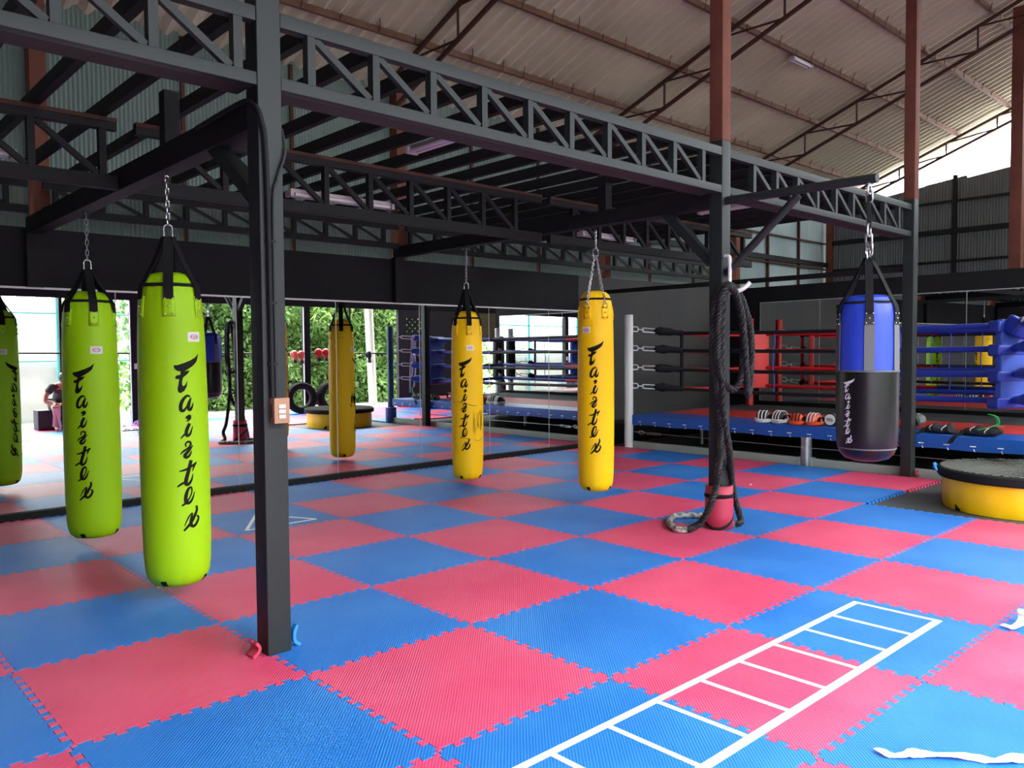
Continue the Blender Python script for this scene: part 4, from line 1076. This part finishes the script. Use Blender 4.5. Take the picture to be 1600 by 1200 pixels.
def glove(x, y, z, rot, m, label, s=1.0, cuff='black_glove', group=None):
    t = thing('hanging_boxing_glove' if group else 'boxing_glove', label, 'boxing glove', (x, y, z), group)
    R = rot; P = lambda v: Vector((x, y, z)) + R @ (Vector(v) * s)
    prof = [(0.0, 0.145), (0.04, 0.142), (0.066, 0.122), (0.076, 0.085), (0.072, 0.03), (0.058, -0.03), (0.046, -0.07), (0.05, -0.10)]
    mb = MB(); n = 20; vs = []; fs = []
    for r, h in prof:
        for k in range(n):
            a = 2 * PI * k / n; vs.append(P((r * math.cos(a), 0.82 * r * math.sin(a) + (0.022 * max(0, (h + 0.02) / 0.16) ** 2 * 1.2), h)))
    for i in range(len(prof) - 1):
        for k in range(n): fs.append((i * n + k, i * n + (k + 1) % n, (i + 1) * n + (k + 1) % n, (i + 1) * n + k))
    mb.add(vs, fs, True).build('mitt', M[m], t)
    MB().tube([P(v) for v in catmull([(0.045, 0.0, -0.03), (0.078, 0.015, 0.02), (0.082, 0.035, 0.065), (0.062, 0.05, 0.09)], 4)], 0.028 * s, 10).build('thumb', M[m], t)
    MB().lathe([(0.047 * s, -0.09 * s), (0.055 * s, -0.10 * s), (0.058 * s, -0.17 * s), (0.05 * s, -0.175 * s)], (x, y, z), 20, rot=R).build('cuff', M[cuff], t)
    MB().ball(P((0, 0.078, 0.07)), (0.022 * s, 0.006, 0.014 * s), 10, 6, R).build('logo_patch', M['white_vinyl'], t)
    return t
FLAT = Matrix.Rotation(PI / 2, 3, 'X')
glove(8.52, 0.62, 0.565, Matrix.Rotation(0.5, 3, 'Z') @ FLAT, 'red_glove', 'red boxing glove on the ring edge behind the post by the heavy bag', 0.95)
glove(8.70, 0.52, 0.60, Matrix.Rotation(1.2, 3, 'Z') @ FLAT @ Matrix.Rotation(0.5, 3, 'Y'), 'cab_grey', 'grey boxing glove on the ring edge beside the red glove', 1.1, 'black_glove')
def shin_guard(y0, y1, x, nl, label):
    t = thing('shin_guard', label, 'shin guard', (x, (y0 + y1) / 2, 0.503), 'shin guards on the ring edge')
    random.seed(int(abs(y0) * 1000)); mb = MB(); n = 34; sg = 18; vs = []; fs = []
    for i in range(n + 1):
        f = i / n; y = y0 + (y1 - y0) * f
        env = min(1.0, 3.5 * f + 0.25, 3.5 * (1 - f) + 0.3)
        lump = 0.82 + 0.18 * math.sin(2 * PI * nl * f) + 0.05 * math.sin(31 * f + y0 * 9)
        tip = 0.05 * max(0, f - 0.8) / 0.2 if y1 < -0.3 else 0.0
        for k in range(sg):
            t_ = 2 * PI * k / sg
            wx = 0.10 * env * (0.9 + 0.1 * math.cos(3 * t_ + 9 * f)); hz = 0.062 * env * lump
            vs.append((x + wx * math.cos(t_) + 0.015 * math.sin(11 * f), y + 0.012 * math.cos(2 * t_), 0.505 + hz + max(-hz, hz * math.sin(t_)) + tip))
    for i in range(n):
        for k in range(sg): fs.append((i * sg + k, i * sg + (k + 1) % sg, (i + 1) * sg + (k + 1) % sg, (i + 1) * sg + k))
    mb.add(vs, fs, True); mb.add(vs[:sg], [tuple(range(sg))]); mb.add(vs[-sg:], [tuple(range(sg))])
    mb.build('padded_shell', M['shorts'], t)
    for q in range(1, nl):
        y = y0 + (y1 - y0) * (q + 0.02) / nl
        pts = [(x - 0.102 * math.cos(a_), y + 0.02 * math.sin(3 * a_ + q), 0.560 + 0.058 * math.sin(a_)) for a_ in [-0.3 + 1.3 * i / 8 for i in range(9)]]
        MB().tube(pts, 0.004, 5).build('pale_edging', M['white_vinyl'], t)
    MB().ribbon([((x - 0.08, y0 - 0.05, 0.56), (0, 1, 0)), ((x - 0.14, y0 - 0.04, 0.515), (0, 1, 0)), ((x - 0.245, y0 - 0.02, 0.505), (0, 1, 0)), ((x - 0.262, y0, 0.47), (0, 1, 0)), ((x - 0.265, y0 + 0.03, 0.42), (0, 1, 0))], 0.05, 0.006).build('loose_strap', M['web'], t)
shin_guard(0.34, -0.06, 8.38, 3, 'black padded shin guard on the ring edge, next to the red glove')
shin_guard(-0.09, -0.53, 8.37, 3, 'black padded shin guard on the ring edge, tied with the green strap')
t = thing('green_strap', 'bright green strap standing up from the black shin guard', 'strap', (8.34, -0.4, 0.62))
MB().ribbon([(p, (0.2, 1, 0)) for p in catmull([(8.30, -0.40, 0.76), (8.31, -0.47, 0.735), (8.33, -0.49, 0.66), (8.32, -0.45, 0.625)], 5)], 0.03, 0.008).build('upright_end', M['green_strap'], t)
MB().ribbon([(p, (1, 0.2, 0)) for p in catmull([(8.27, -0.30, 0.575), (8.28, -0.38, 0.60), (8.33, -0.46, 0.63), (8.38, -0.53, 0.62)], 5)], 0.03, 0.008).build('tied_band', M['green_strap'], t)

# wraps and gloves hung on the right hand ropes of the ring (seen in the mirrors)
t = thing('hanging_wraps', 'long pale hand wraps hung over the ring ropes by the blue post', 'hand wrap', (8.50, -0.62, 0.6))
for q, (x, zz) in enumerate(((8.46, 0.62), (8.50, 0.95), (8.56, 0.75))):
    MB().ribbon([(p, (1, 0.25, 0)) for p in catmull([(x, -0.66, 1.80), (x + 0.02, -0.70, 1.84), (x + 0.03, -0.74, 1.5), (x + 0.02 * q, -0.75, 1.1), (x, -0.76, zz)], 5)], 0.035, 0.004).build('wrap_strip', M['wrap_white'], t)
for x, z, lab in ((8.68, 1.34, 'maroon glove hung on the ring ropes, nearer the blue post'), (8.90, 1.33, 'maroon glove hung on the ring ropes, nearer the blue pad')):
    glove(x, -0.78, z, Matrix.Rotation(PI, 3, 'Z') @ Matrix.Rotation(0.5 if x < 8.8 else -0.4, 3, 'Y'), 'maroon', lab, 0.95, 'maroon', 'gloves hung on the ring ropes')

# white hand wraps on the mats at the right
def wrap(pts, wid, label, seed):
    random.seed(seed); mb = MB(); ps = catmull(pts, 6)
    mb.ribbon([(p + Vector((0, 0, 0.004 + 0.004 * random.random())), (0.35 + 0.15 * math.sin(i * 0.9), 0.9, 0.22 * math.sin(i * 0.7))) for i, p in enumerate(ps)], wid, 0.003)
    o = mb.build('hand_wrap', M['wrap_white'], None, (pts[0][0], pts[0][1], 0)); tag(o, label, 'hand wrap', 'hand wraps on the mats')
wrap([(1.175, -2.150, 0.006), (1.215, -2.215, 0.004), (1.273, -2.262, 0.008), (1.36, -2.366, 0.004), (1.425, -2.470, 0.006), (1.508, -2.530, 0.004), (1.62, -2.66, 0.004)], 0.05, 'long flat white hand wrap on a blue mat beside the tape ladder', 3)
wrap([(3.02, -2.05, 0.006), (3.055, -2.09, 0.012), (3.12, -2.11, 0.03), (3.17, -2.09, 0.06), (3.22, -2.12, 0.055), (3.27, -2.18, 0.01)], 0.055, 'crumpled white hand wrap beyond the end of the tape ladder', 5)
o = MB().ball((6.2, 1.35, 0.004), (0.018, 0.012, 0.004), 8, 5).build('paper_scrap', M['tape'], None, (6.2, 1.35, 0)); tag(o, 'tiny white scrap on a red mat behind the rope post', 'scrap')

# ------------------------------------------------------------------ open garden side (seen in the mirrors)
for x, lab in ((4.05, 'black post of the open garden side with the white switch, by the grey cabinet'), (8.17, 'black post of the open garden side behind the upright tyres'), (0.0, 'black post of the open garden side left of the seated person')):
    t = thing('steel_post', lab, 'post', (x, -4.80, -0.025))
    MB().span((x - 0.08, -4.88, -0.025), (x + 0.08, -4.72, 2.66), 0.006).build('shaft', M['black_flat'], t)
    MB().span((x - 0.10, -4.76, 0), (x - 0.085, -4.72, 2.64)).build('white_edge_pipe', M['white_paint'], t)
    if x == 4.05: MB().span((x - 0.03, -4.72, 1.18), (x + 0.05, -4.69, 1.30), 0.004).build('switch_plate', M['switch'], t)
t = thing('garden_rail', 'thin black rail across the open garden side with gloves hung on it', 'rail', (5, -4.8, 1.5))
MB().tube([(0.08, -4.79, 1.55), (3.97, -4.79, 1.52)], 0.018, 8).build('rail_bar', M['black_flat'], t)
MB().tube([(4.13, -4.79, 1.51), (8.09, -4.79, 1.49)], 0.018, 8).build('rail_bar', M['black_flat'], t)
MB().tube([(8.25, -4.79, 1.49), (10.9, -4.79, 1.47)], 0.018, 8).build('rail_bar', M['black_flat'], t)
o = MB().span((2.60, -4.83, 0.0), (2.66, -4.77, 2.66)).build('frame_bar', M['black_flat'], None, (2.63, -4.8, 0)); tag(o, 'thin black upright beside the seated person', 'upright')
o = MB().span((9.42, -4.82, 1.5), (9.46, -4.78, 2.66)).build('frame_bar', M['black_flat'], None, (9.44, -4.8, 1.5)); tag(o, 'thin black upright between the hung gloves and the white trunk', 'upright')
G = 'gloves hung on the garden rail'
DOWN = Matrix.Rotation(PI, 3, 'Y') @ Matrix.Rotation(0.0, 3, 'X')
for x, z, m, lab in ((7.80, 1.42, 'salmon_glove', 'faded orange red glove hung on the rail, left one of its pair'), (7.99, 1.41, 'salmon_glove', 'faded orange red glove hung on the rail, next to the black post'),
                     (8.48, 1.46, 'red_glove', 'red glove hung on the rail, nearer the black post'), (8.68, 1.46, 'red_glove', 'red glove hung on the rail, nearer the blue glove'),
                     (8.97, 1.46, 'blue_glove', 'blue glove hung on the rail beside the red pair'), (9.97, 1.40, 'black_glove', 'black glove hung on the rail in front of the white trunk')):
    glove(x, -4.70, z, Matrix.Rotation(PI, 3, 'Z'), m, lab, 1.0, 'black_glove' if 'blue' not in m else 'blue_glove', G)
def tyre(x, y, lab, rz):
    t = thing('upright_tyre', lab, 'tyre', (x, y, 0.0), 'tyres standing at the garden side')
    R = Matrix.Rotation(rz, 3, 'Z') @ Matrix.Rotation(PI / 2, 3, 'X')
    pr = [(0.225, -0.07), (0.25, -0.10), (0.31, -0.112), (0.36, -0.10), (0.383, -0.07), (0.387, 0.0), (0.383, 0.07), (0.36, 0.10), (0.31, 0.112), (0.25, 0.10), (0.225, 0.07), (0.24, 0.03), (0.24, -0.03), (0.225, -0.07)]
    MB().lathe(pr, (x, y, 0.392), 64, rot=R).build('casing', M['rubber'], t)
    tr = MB()
    for k in range(36):
        a = 2 * PI * k / 36
        for h in (-0.05, 0.0, 0.05):
            p = R @ Vector((0.389 * math.cos(a + h), 0.389 * math.sin(a + h), h)); tr.box(Vector((x, y, 0.392)) + p, (0.02, 0.02, 0.02), R @ Matrix.Rotation(a + h, 3, 'Z'))
    tr.build('tread', M['rubber'], t)
tyre(7.86, -4.52, 'black tyre standing upright, left of the pair by the trampoline', 0.15)
tyre(8.70, -4.56, 'black tyre standing upright, right of the pair by the trampoline', -0.1)
t = thing('grey_cabinet', 'low grey cabinet beside the garden post with the white switch', 'cabinet', (4.36, -4.5, 0))
MB().span((4.06, -4.68, 0.003), (4.66, -4.28, 0.69), 0.01).build('carcass', M['cab_grey'], t)
MB().span((4.08, -4.28, 0.03), (4.35, -4.268, 0.66)).build('cabinet_door', M['cab_grey'], t)
MB().span((4.37, -4.28, 0.03), (4.64, -4.268, 0.66)).build('cabinet_door', M['cab_grey'], t)
MB().span((4.30, -4.268, 0.36), (4.32, -4.255, 0.44)).build('door_handle', M['black_flat'], t)
def cloth(x, y, rx, ry, h, m, lab, seed):
    random.seed(seed); mb = MB(); n = 22; vs = []; fs = []
    for i in range(n):
        for j in range(n):
            u, v = 2 * i / (n - 1) - 1, 2 * j / (n - 1) - 1; r = math.sqrt(u * u + v * v)
            k = 1 / max(1, r / (1 + 0.15 * math.sin(5 * math.atan2(v, u) + seed)))
            z = h * max(0.02, (1 - min(1, r) ** 1.6)) * (0.7 + 0.35 * math.sin(7 * u + seed) * math.cos(6 * v + 1.3 * seed))
            vs.append((x + u * rx * k, y + v * ry * k, 0.002 + z))
    for i in range(n - 1):
        for j in range(n - 1): fs.append((i * n + j, (i + 1) * n + j, (i + 1) * n + j + 1, i * n + j + 1))
    o = mb.add(vs, fs, True).build('crumpled_cloth', M[m], None, (x, y, 0)); tag(o, lab, 'cloth')
cloth(3.92, -4.18, 0.17, 0.13, 0.13, 'purple', 'purple crumpled cloth on the mats by the grey cabinet', 2)
cloth(3.58, -4.22, 0.18, 0.12, 0.07, 'wrap', 'pink crumpled cloth on the mats beside the purple one', 4)
def slipper(x, y, lab, rz):
    t = thing('flip_flop', lab, 'sandal', (x, y, 0), 'flip flops on the mats')
    R = Matrix.Rotation(rz, 3, 'Z'); mb = MB(); vs = []; n = 20
    for z in (0.002, 0.016):
        for k in range(n):
            a = 2 * PI * k / n; vs.append(Vector((x, y, z)) + R @ Vector(((0.042 + 0.008 * math.sin(a)) * math.cos(a), 0.125 * math.sin(a), 0)))
    mb.add(vs, [tuple(range(n))[::-1], tuple(range(n, 2 * n))] + [(k, (k + 1) % n, n + (k + 1) % n, n + k) for k in range(n)]).build('sole', M['black_glove'], t)
    MB().tube([Vector((x, y, 0)) + R @ Vector(v) for v in catmull([(-0.04, -0.01, 0.016), (-0.015, 0.04, 0.04), (0, 0.065, 0.018), (0.015, 0.04, 0.04), (0.04, -0.01, 0.016)], 4)], 0.006, 6).build('thong', M['black_glove'], t)
slipper(3.34, -3.06, 'black flip flop on the mats in front of the purple cloth, left one', 1.2)
slipper(3.50, -3.02, 'black flip flop on the mats in front of the purple cloth, right one', 1.5)

# seated person winding hand wraps (seen in the mirror between the lime bags)
t = thing('plyo_box', 'black box seat by the open garden side', 'seat', (2.75, -4.6, 0))
MB().span((2.08, -4.75, 0.003), (3.3, -4.36, 0.40), 0.012).build('box_body', M['box_black'], t)
def skin_mesh(name, verts, edges, m, parent, root=0, sub=2):
    bm = bmesh.new(); lay = bm.verts.layers.skin.verify(); bv = []
    for i, (p, r) in enumerate(verts):
        v = bm.verts.new(p); r2 = r if hasattr(r, '__len__') else (r, r); v[lay].radius = r2; v[lay].use_root = (i == root); bv.append(v)
    for a, b in edges: bm.edges.new((bv[a], bv[b]))
    me = D.meshes.new(name); bm.to_mesh(me); bm.free(); me.materials.append(m)
    o = D.objects.new(name, me); COL.objects.link(o); o.parent = parent
    sk = o.modifiers.new('skin', 'SKIN'); sk.use_smooth_shade = True
    ss = o.modifiers.new('smooth', 'SUBSURF'); ss.levels = sub; ss.render_levels = sub
    return o
def person():
    t = thing('person', 'person in a dark tee sitting bent over on the black box, winding pale hand wraps', 'person', (2.50, -4.45, 0.0))
    L = lambda x, y, z: (x - 0.0, y, z)
    V = []; E = []
    def add(p, r, link=None):
        V.append(((p[0], p[1], p[2] - (0.08 if p[2] > 0.45 else 0)), r)); i = len(V) - 1
        if link is not None: E.append((link, i))
        return i
    o = (0.0, 0.0)
    pel = add((0.0, -0.10, 0.57), 0.125); sp = add((0.0, -0.02, 0.72), 0.115, pel); ch = add((0.0, 0.12, 0.87), 0.13, sp); up = add((0.0, 0.20, 0.96), 0.10, ch)
    nk = add((0.0, 0.27, 1.01), 0.055, up); hd = add((0.0, 0.33, 1.06), 0.085, nk); h2 = add((0.0, 0.39, 1.10), 0.098, hd); h3 = add((0.0, 0.43, 1.15), 0.075, h2)
    face = add((0.0, 0.46, 1.06), 0.05, h2); nose = add((0.0, 0.508, 1.055), 0.012, face)
    for s in (-1, 1):
        add((s * 0.098, 0.37, 1.09), 0.014, h2)                                   # ear
        sh = add((s * 0.18, 0.20, 0.94), 0.068, up); ea = add((s * 0.30, 0.22, 0.79), 0.05, sh)
        el = add((s * 0.33, 0.26, 0.66), 0.042, ea); fa = add((s * 0.20, 0.36, 0.62), 0.038, el)
        hx = -0.28 if s < 0 else -0.02
        wr = add((-0.14 + s * 0.05, 0.42, 0.61), 0.028, fa); pm = add((-0.17 + s * 0.035, 0.47, 0.595), (0.040, 0.020), wr)
        for q in range(4):
            bx = -0.19 + s * 0.035 + 0.018 * (q - 1.5)
            f1 = add((bx, 0.515, 0.585 - 0.002 * q), 0.0095, pm); f2 = add((bx - 0.004, 0.545 - 0.004 * abs(q - 1.5), 0.565), 0.009, f1); add((bx - 0.008, 0.535, 0.54), 0.008, f2)
        th = add((-0.17 - s * 0.02, 0.475, 0.625), 0.011, pm); add((-0.175 - s * 0.02, 0.51, 0.635), 0.0095, th)
        hp = add((s * 0.10, -0.06, 0.55), 0.105, pel); kn = add((s * 0.17, 0.36, 0.53), 0.068, hp); an = add((s * 0.16, 0.33, 0.10), 0.04, kn)
        he = add((s * 0.16, 0.35, 0.045), 0.038, an); add((s * 0.17, 0.50, 0.032), 0.03, he)
    skin_mesh('body', V, E, M['skin'], t)
    V2 = [((0, -0.11, 0.60), 0.148), ((0, -0.02, 0.72), 0.14), ((0, 0.12, 0.87), 0.158), ((0, 0.20, 0.965), 0.115), ((-0.18, 0.20, 0.945), 0.086), ((-0.285, 0.22, 0.81), 0.072), ((0.18, 0.20, 0.945), 0.086), ((0.285, 0.22, 0.81), 0.072)]
    V2 = [((p[0], p[1], p[2] - 0.08), q) for p, q in V2]
    skin_mesh('tee_shirt', V2, [(0, 1), (1, 2), (2, 3), (3, 4), (4, 5), (3, 6), (6, 7)], M['shirt'], t)
    V3 = [((0, -0.10, 0.585), 0.145), ((-0.10, -0.06, 0.565), 0.122), ((-0.155, 0.26, 0.545), 0.092), ((0.10, -0.06, 0.565), 0.122), ((0.155, 0.26, 0.545), 0.092)]
    V3 = [((p[0], p[1], p[2] - 0.08), q) for p, q in V3]
    skin_mesh('shorts', V3, [(0, 1), (1, 2), (0, 3), (3, 4)], M['shorts'], t)
    hb = MB(); R = Matrix.Rotation(-0.9, 3, 'X')
    hb.ball((2.50, -4.45 + 0.375, 1.055), (0.108, 0.12, 0.085), 18, 12, R); hb.build('hair', M['hair'], t)
    for s in (-1, 1): MB().ball((2.50 + s * 0.034, -4.45 + 0.492, 1.005), 0.011, 8, 6).build('eye', M['ink'], t)
    MB().box((2.50 - 0.09, -4.45 + 0.275, 0.82), (0.05, 0.01, 0.035), Matrix.Rotation(-0.8, 3, 'X')).build('chest_logo', M['salmon_glove'], t)
person()
t = thing('hand_wrap_strips', 'pale pink hand wraps hanging from the hands of the seated person', 'hand wrap', (2.3, -3.95, 0.0))
for x0, zz, ex in ((2.285, 0.10, 2.25), (2.325, 0.02, 2.36), (2.365, 0.25, 2.35)):
    MB().ribbon([(p, (0.9, 0.4, 0)) for p in catmull([(x0, -3.94, 0.49), (x0 - 0.015, -3.91, 0.40), (ex, -3.90, zz + 0.1), (ex - 0.01, -3.90, zz)], 6)], 0.045, 0.004).build('wrap_strip', M['wrap'], t)

# garden
structure(MB().span((-30, -45, -0.20), (45, YO - 0.1, -0.05)).build('ground', M['concrete']), 'pale concrete yard outside the open side')
def leaf_cloud(n, lo, hi, size, f_depth, seed, mb=None):
    random.seed(seed); mb = mb or MB()
    for _ in range(n):
        x = random.uniform(lo[0], hi[0]); z = random.uniform(lo[2], hi[2])
        y = hi[1] - f_depth(x, z) - abs(random.gauss(0, 0.10))
        d = Vector((random.gauss(0, 0.6), random.gauss(0.5, 0.5), random.gauss(-0.2, 0.6))).normalized()
        nn = Vector((random.gauss(0, 0.5), random.gauss(0.9, 0.4), random.gauss(0.5, 0.4))).normalized(); sd = d.cross(nn).normalized()
        L = size * random.uniform(0.6, 1.3); p = Vector((x, y, z))
        mb.add([p, p + d * L * 0.5 + sd * L * 0.24, p + d * L, p + d * L * 0.5 - sd * L * 0.24], [(0, 1, 2, 3)])
    return mb
t = thing('garden_hedge', 'tall leafy green hedge behind the open garden side', 'hedge', (9.5, -8.2, -0.05))
fd = lambda x, z: 0.30 + 0.28 * math.sin(1.9 * x + 0.7 * z) * math.cos(1.3 * z + 0.5 * x) + 0.12 * math.sin(5 * x) * math.sin(4.3 * z) + 0.06 * z
leaf_cloud(15000, (5.3, -8.5, 0.0), (17, -7.45, 3.5), 0.17, fd, 11).build('foliage', M['hedge'], t)
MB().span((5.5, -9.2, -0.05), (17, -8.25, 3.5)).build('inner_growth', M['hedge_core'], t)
t = thing('garden_shrub', 'leafy green tree behind the teal fence left of the hedge', 'tree', (3.2, -9.6, -0.05))
leaf_cloud(4200, (3.7, -10, 0.1), (6.5, -9.2, 5.0), 0.2, lambda x, z: 0.3 + 0.3 * math.sin(2 * x + z) + 0.25 * math.cos(1.7 * z + x), 12).build('foliage', M['hedge'], t)
MB().tube([(4.4, -9.9, -0.05), (4.5, -9.9, 3.0)], 0.12, 8).build('stem', M['trunk'], t)
t = thing('palm_tree', 'palm with a whitewashed trunk in front of the hedge', 'palm', (11.2, -6.6, -0.05))
MB().tube(catmull([(11.30, -6.6, -0.05), (11.26, -6.6, 1.0), (11.20, -6.6, 2.4), (11.15, -6.6, 4.2)], 5), 0.125, 18).build('trunk', M['trunk'], t)
pf = MB(); random.seed(21)
for k in range(13):
    a = 2 * PI * k / 13; ou = Vector((math.cos(a), math.sin(a), 0)); sd = Vector((-ou.y, ou.x, 0)); base = Vector((11.15, -6.6, 4.2))
    spine = [base + ou * s * 1.5 + Vector((0, 0, 0.7 * s - 2.3 * s * s)) for s in [i / 12 for i in range(13)]]
    pf.tube(spine, 0.012, 5)
    for i in range(1, 13):
        for sg in (-1, 1):
            p = spine[i]; tip = p + sd * sg * 0.36 + ou * 0.2 + Vector((0, 0, -0.26))
            pf.add([p, p + ou * 0.05, tip], [(0, 1, 2)])
pf.build('fronds', M['palm'], t)
t = thing('chain_link_fence', 'teal framed chain link fence in the yard behind the lime bags', 'fence', (1.2, -7.2, -0.05))
for x in (-2.8, 0.2, 3.2, 6.2): MB().lathe([(0.045, -0.05), (0.045, 3.1)], (x - 0.05, -7.2, 0), 12).build('fence_post', M['teal'], t)
for z in (1.35, 2.45): MB().tube([(-2.85, -7.2, z), (6.15, -7.2, z)], 0.022, 8).build('fence_rail', M['teal'], t)
wm = MB()
for fam in (-1, 1):
    for k in range(140):
        x0 = -6.0 + 0.1 * k; z0, z1 = 1.35, 3.05
        p = Vector((x0, -7.2 + 0.004 * fam, z0)); q = Vector((x0 + fam * (z1 - z0), -7.2 + 0.004 * fam, z1))
        if min(p.x, q.x) < -2.8 or max(p.x, q.x) > 6.15: continue
        wm.tube([p, q], 0.004, 3, cap=False)
o = wm.build('wire_mesh', M['wire'], t)
t = thing('garden_wall', 'low whitewashed wall along the yard below the chain link fence', 'wall', (1.5, -7.5, -0.05))
MB().span((-6, -7.42, -0.05), (4.3, -7.28, 1.32)).build('wall_body', M['white_wall'], t)
t = thing('neighbour_building', 'plain white building beyond the yard fence', 'building', (-2, -14, -0.05))
MB().span((-12, -16, -0.05), (4.4, -13, 3.0)).build('facade', M['white_wall'], t)

# ------------------------------------------------------------------ light, sky, camera
wd = D.worlds.new('overcast'); S.world = wd; wd.use_nodes = True
bg = wd.node_tree.nodes['Background']; bg.inputs['Color'].default_value = (0.93, 0.97, 1.0, 1); bg.inputs['Strength'].default_value = 3.2
sd = D.lights.new('sun', 'SUN'); sd.energy = 4.5; sd.angle = math.radians(50); sd.color = (1, 0.96, 0.88)
so = D.objects.new('sun', sd); COL.objects.link(so)
v = Vector((0.25, -1.0, 1.25)).normalized(); so.rotation_euler = v.to_track_quat('Z', 'Y').to_euler()

cd = D.cameras.new('camera'); co = D.objects.new('camera', cd); COL.objects.link(co)
cd.sensor_width = 36; cd.lens = 1255.16 / 1600 * 36; cd.clip_end = 200; cd.clip_start = 0.02
yaw, pit, rol = 0.822989615, -0.0409643823, -0.00696947769
f = Vector((math.cos(pit) * math.cos(yaw), math.cos(pit) * math.sin(yaw), math.sin(pit)))
r = Vector((math.sin(yaw), -math.cos(yaw), 0)); u = r.cross(f)
r2 = r * math.cos(rol) + u * math.sin(rol); u2 = -r * math.sin(rol) + u * math.cos(rol)
co.matrix_world = Matrix(((r2.x, u2.x, -f.x, CAM.x), (r2.y, u2.y, -f.y, CAM.y), (r2.z, u2.z, -f.z, CAM.z), (0, 0, 0, 1)))
S.camera = co
S.view_settings.view_transform = 'Standard'; S.view_settings.look = 'None'
S.view_settings.exposure = 2.0; S.view_settings.gamma = 1.0
S.view_settings.use_curve_mapping = False
S.cycles.max_bounces = 10; S.cycles.diffuse_bounces = 6; S.cycles.glossy_bounces = 6
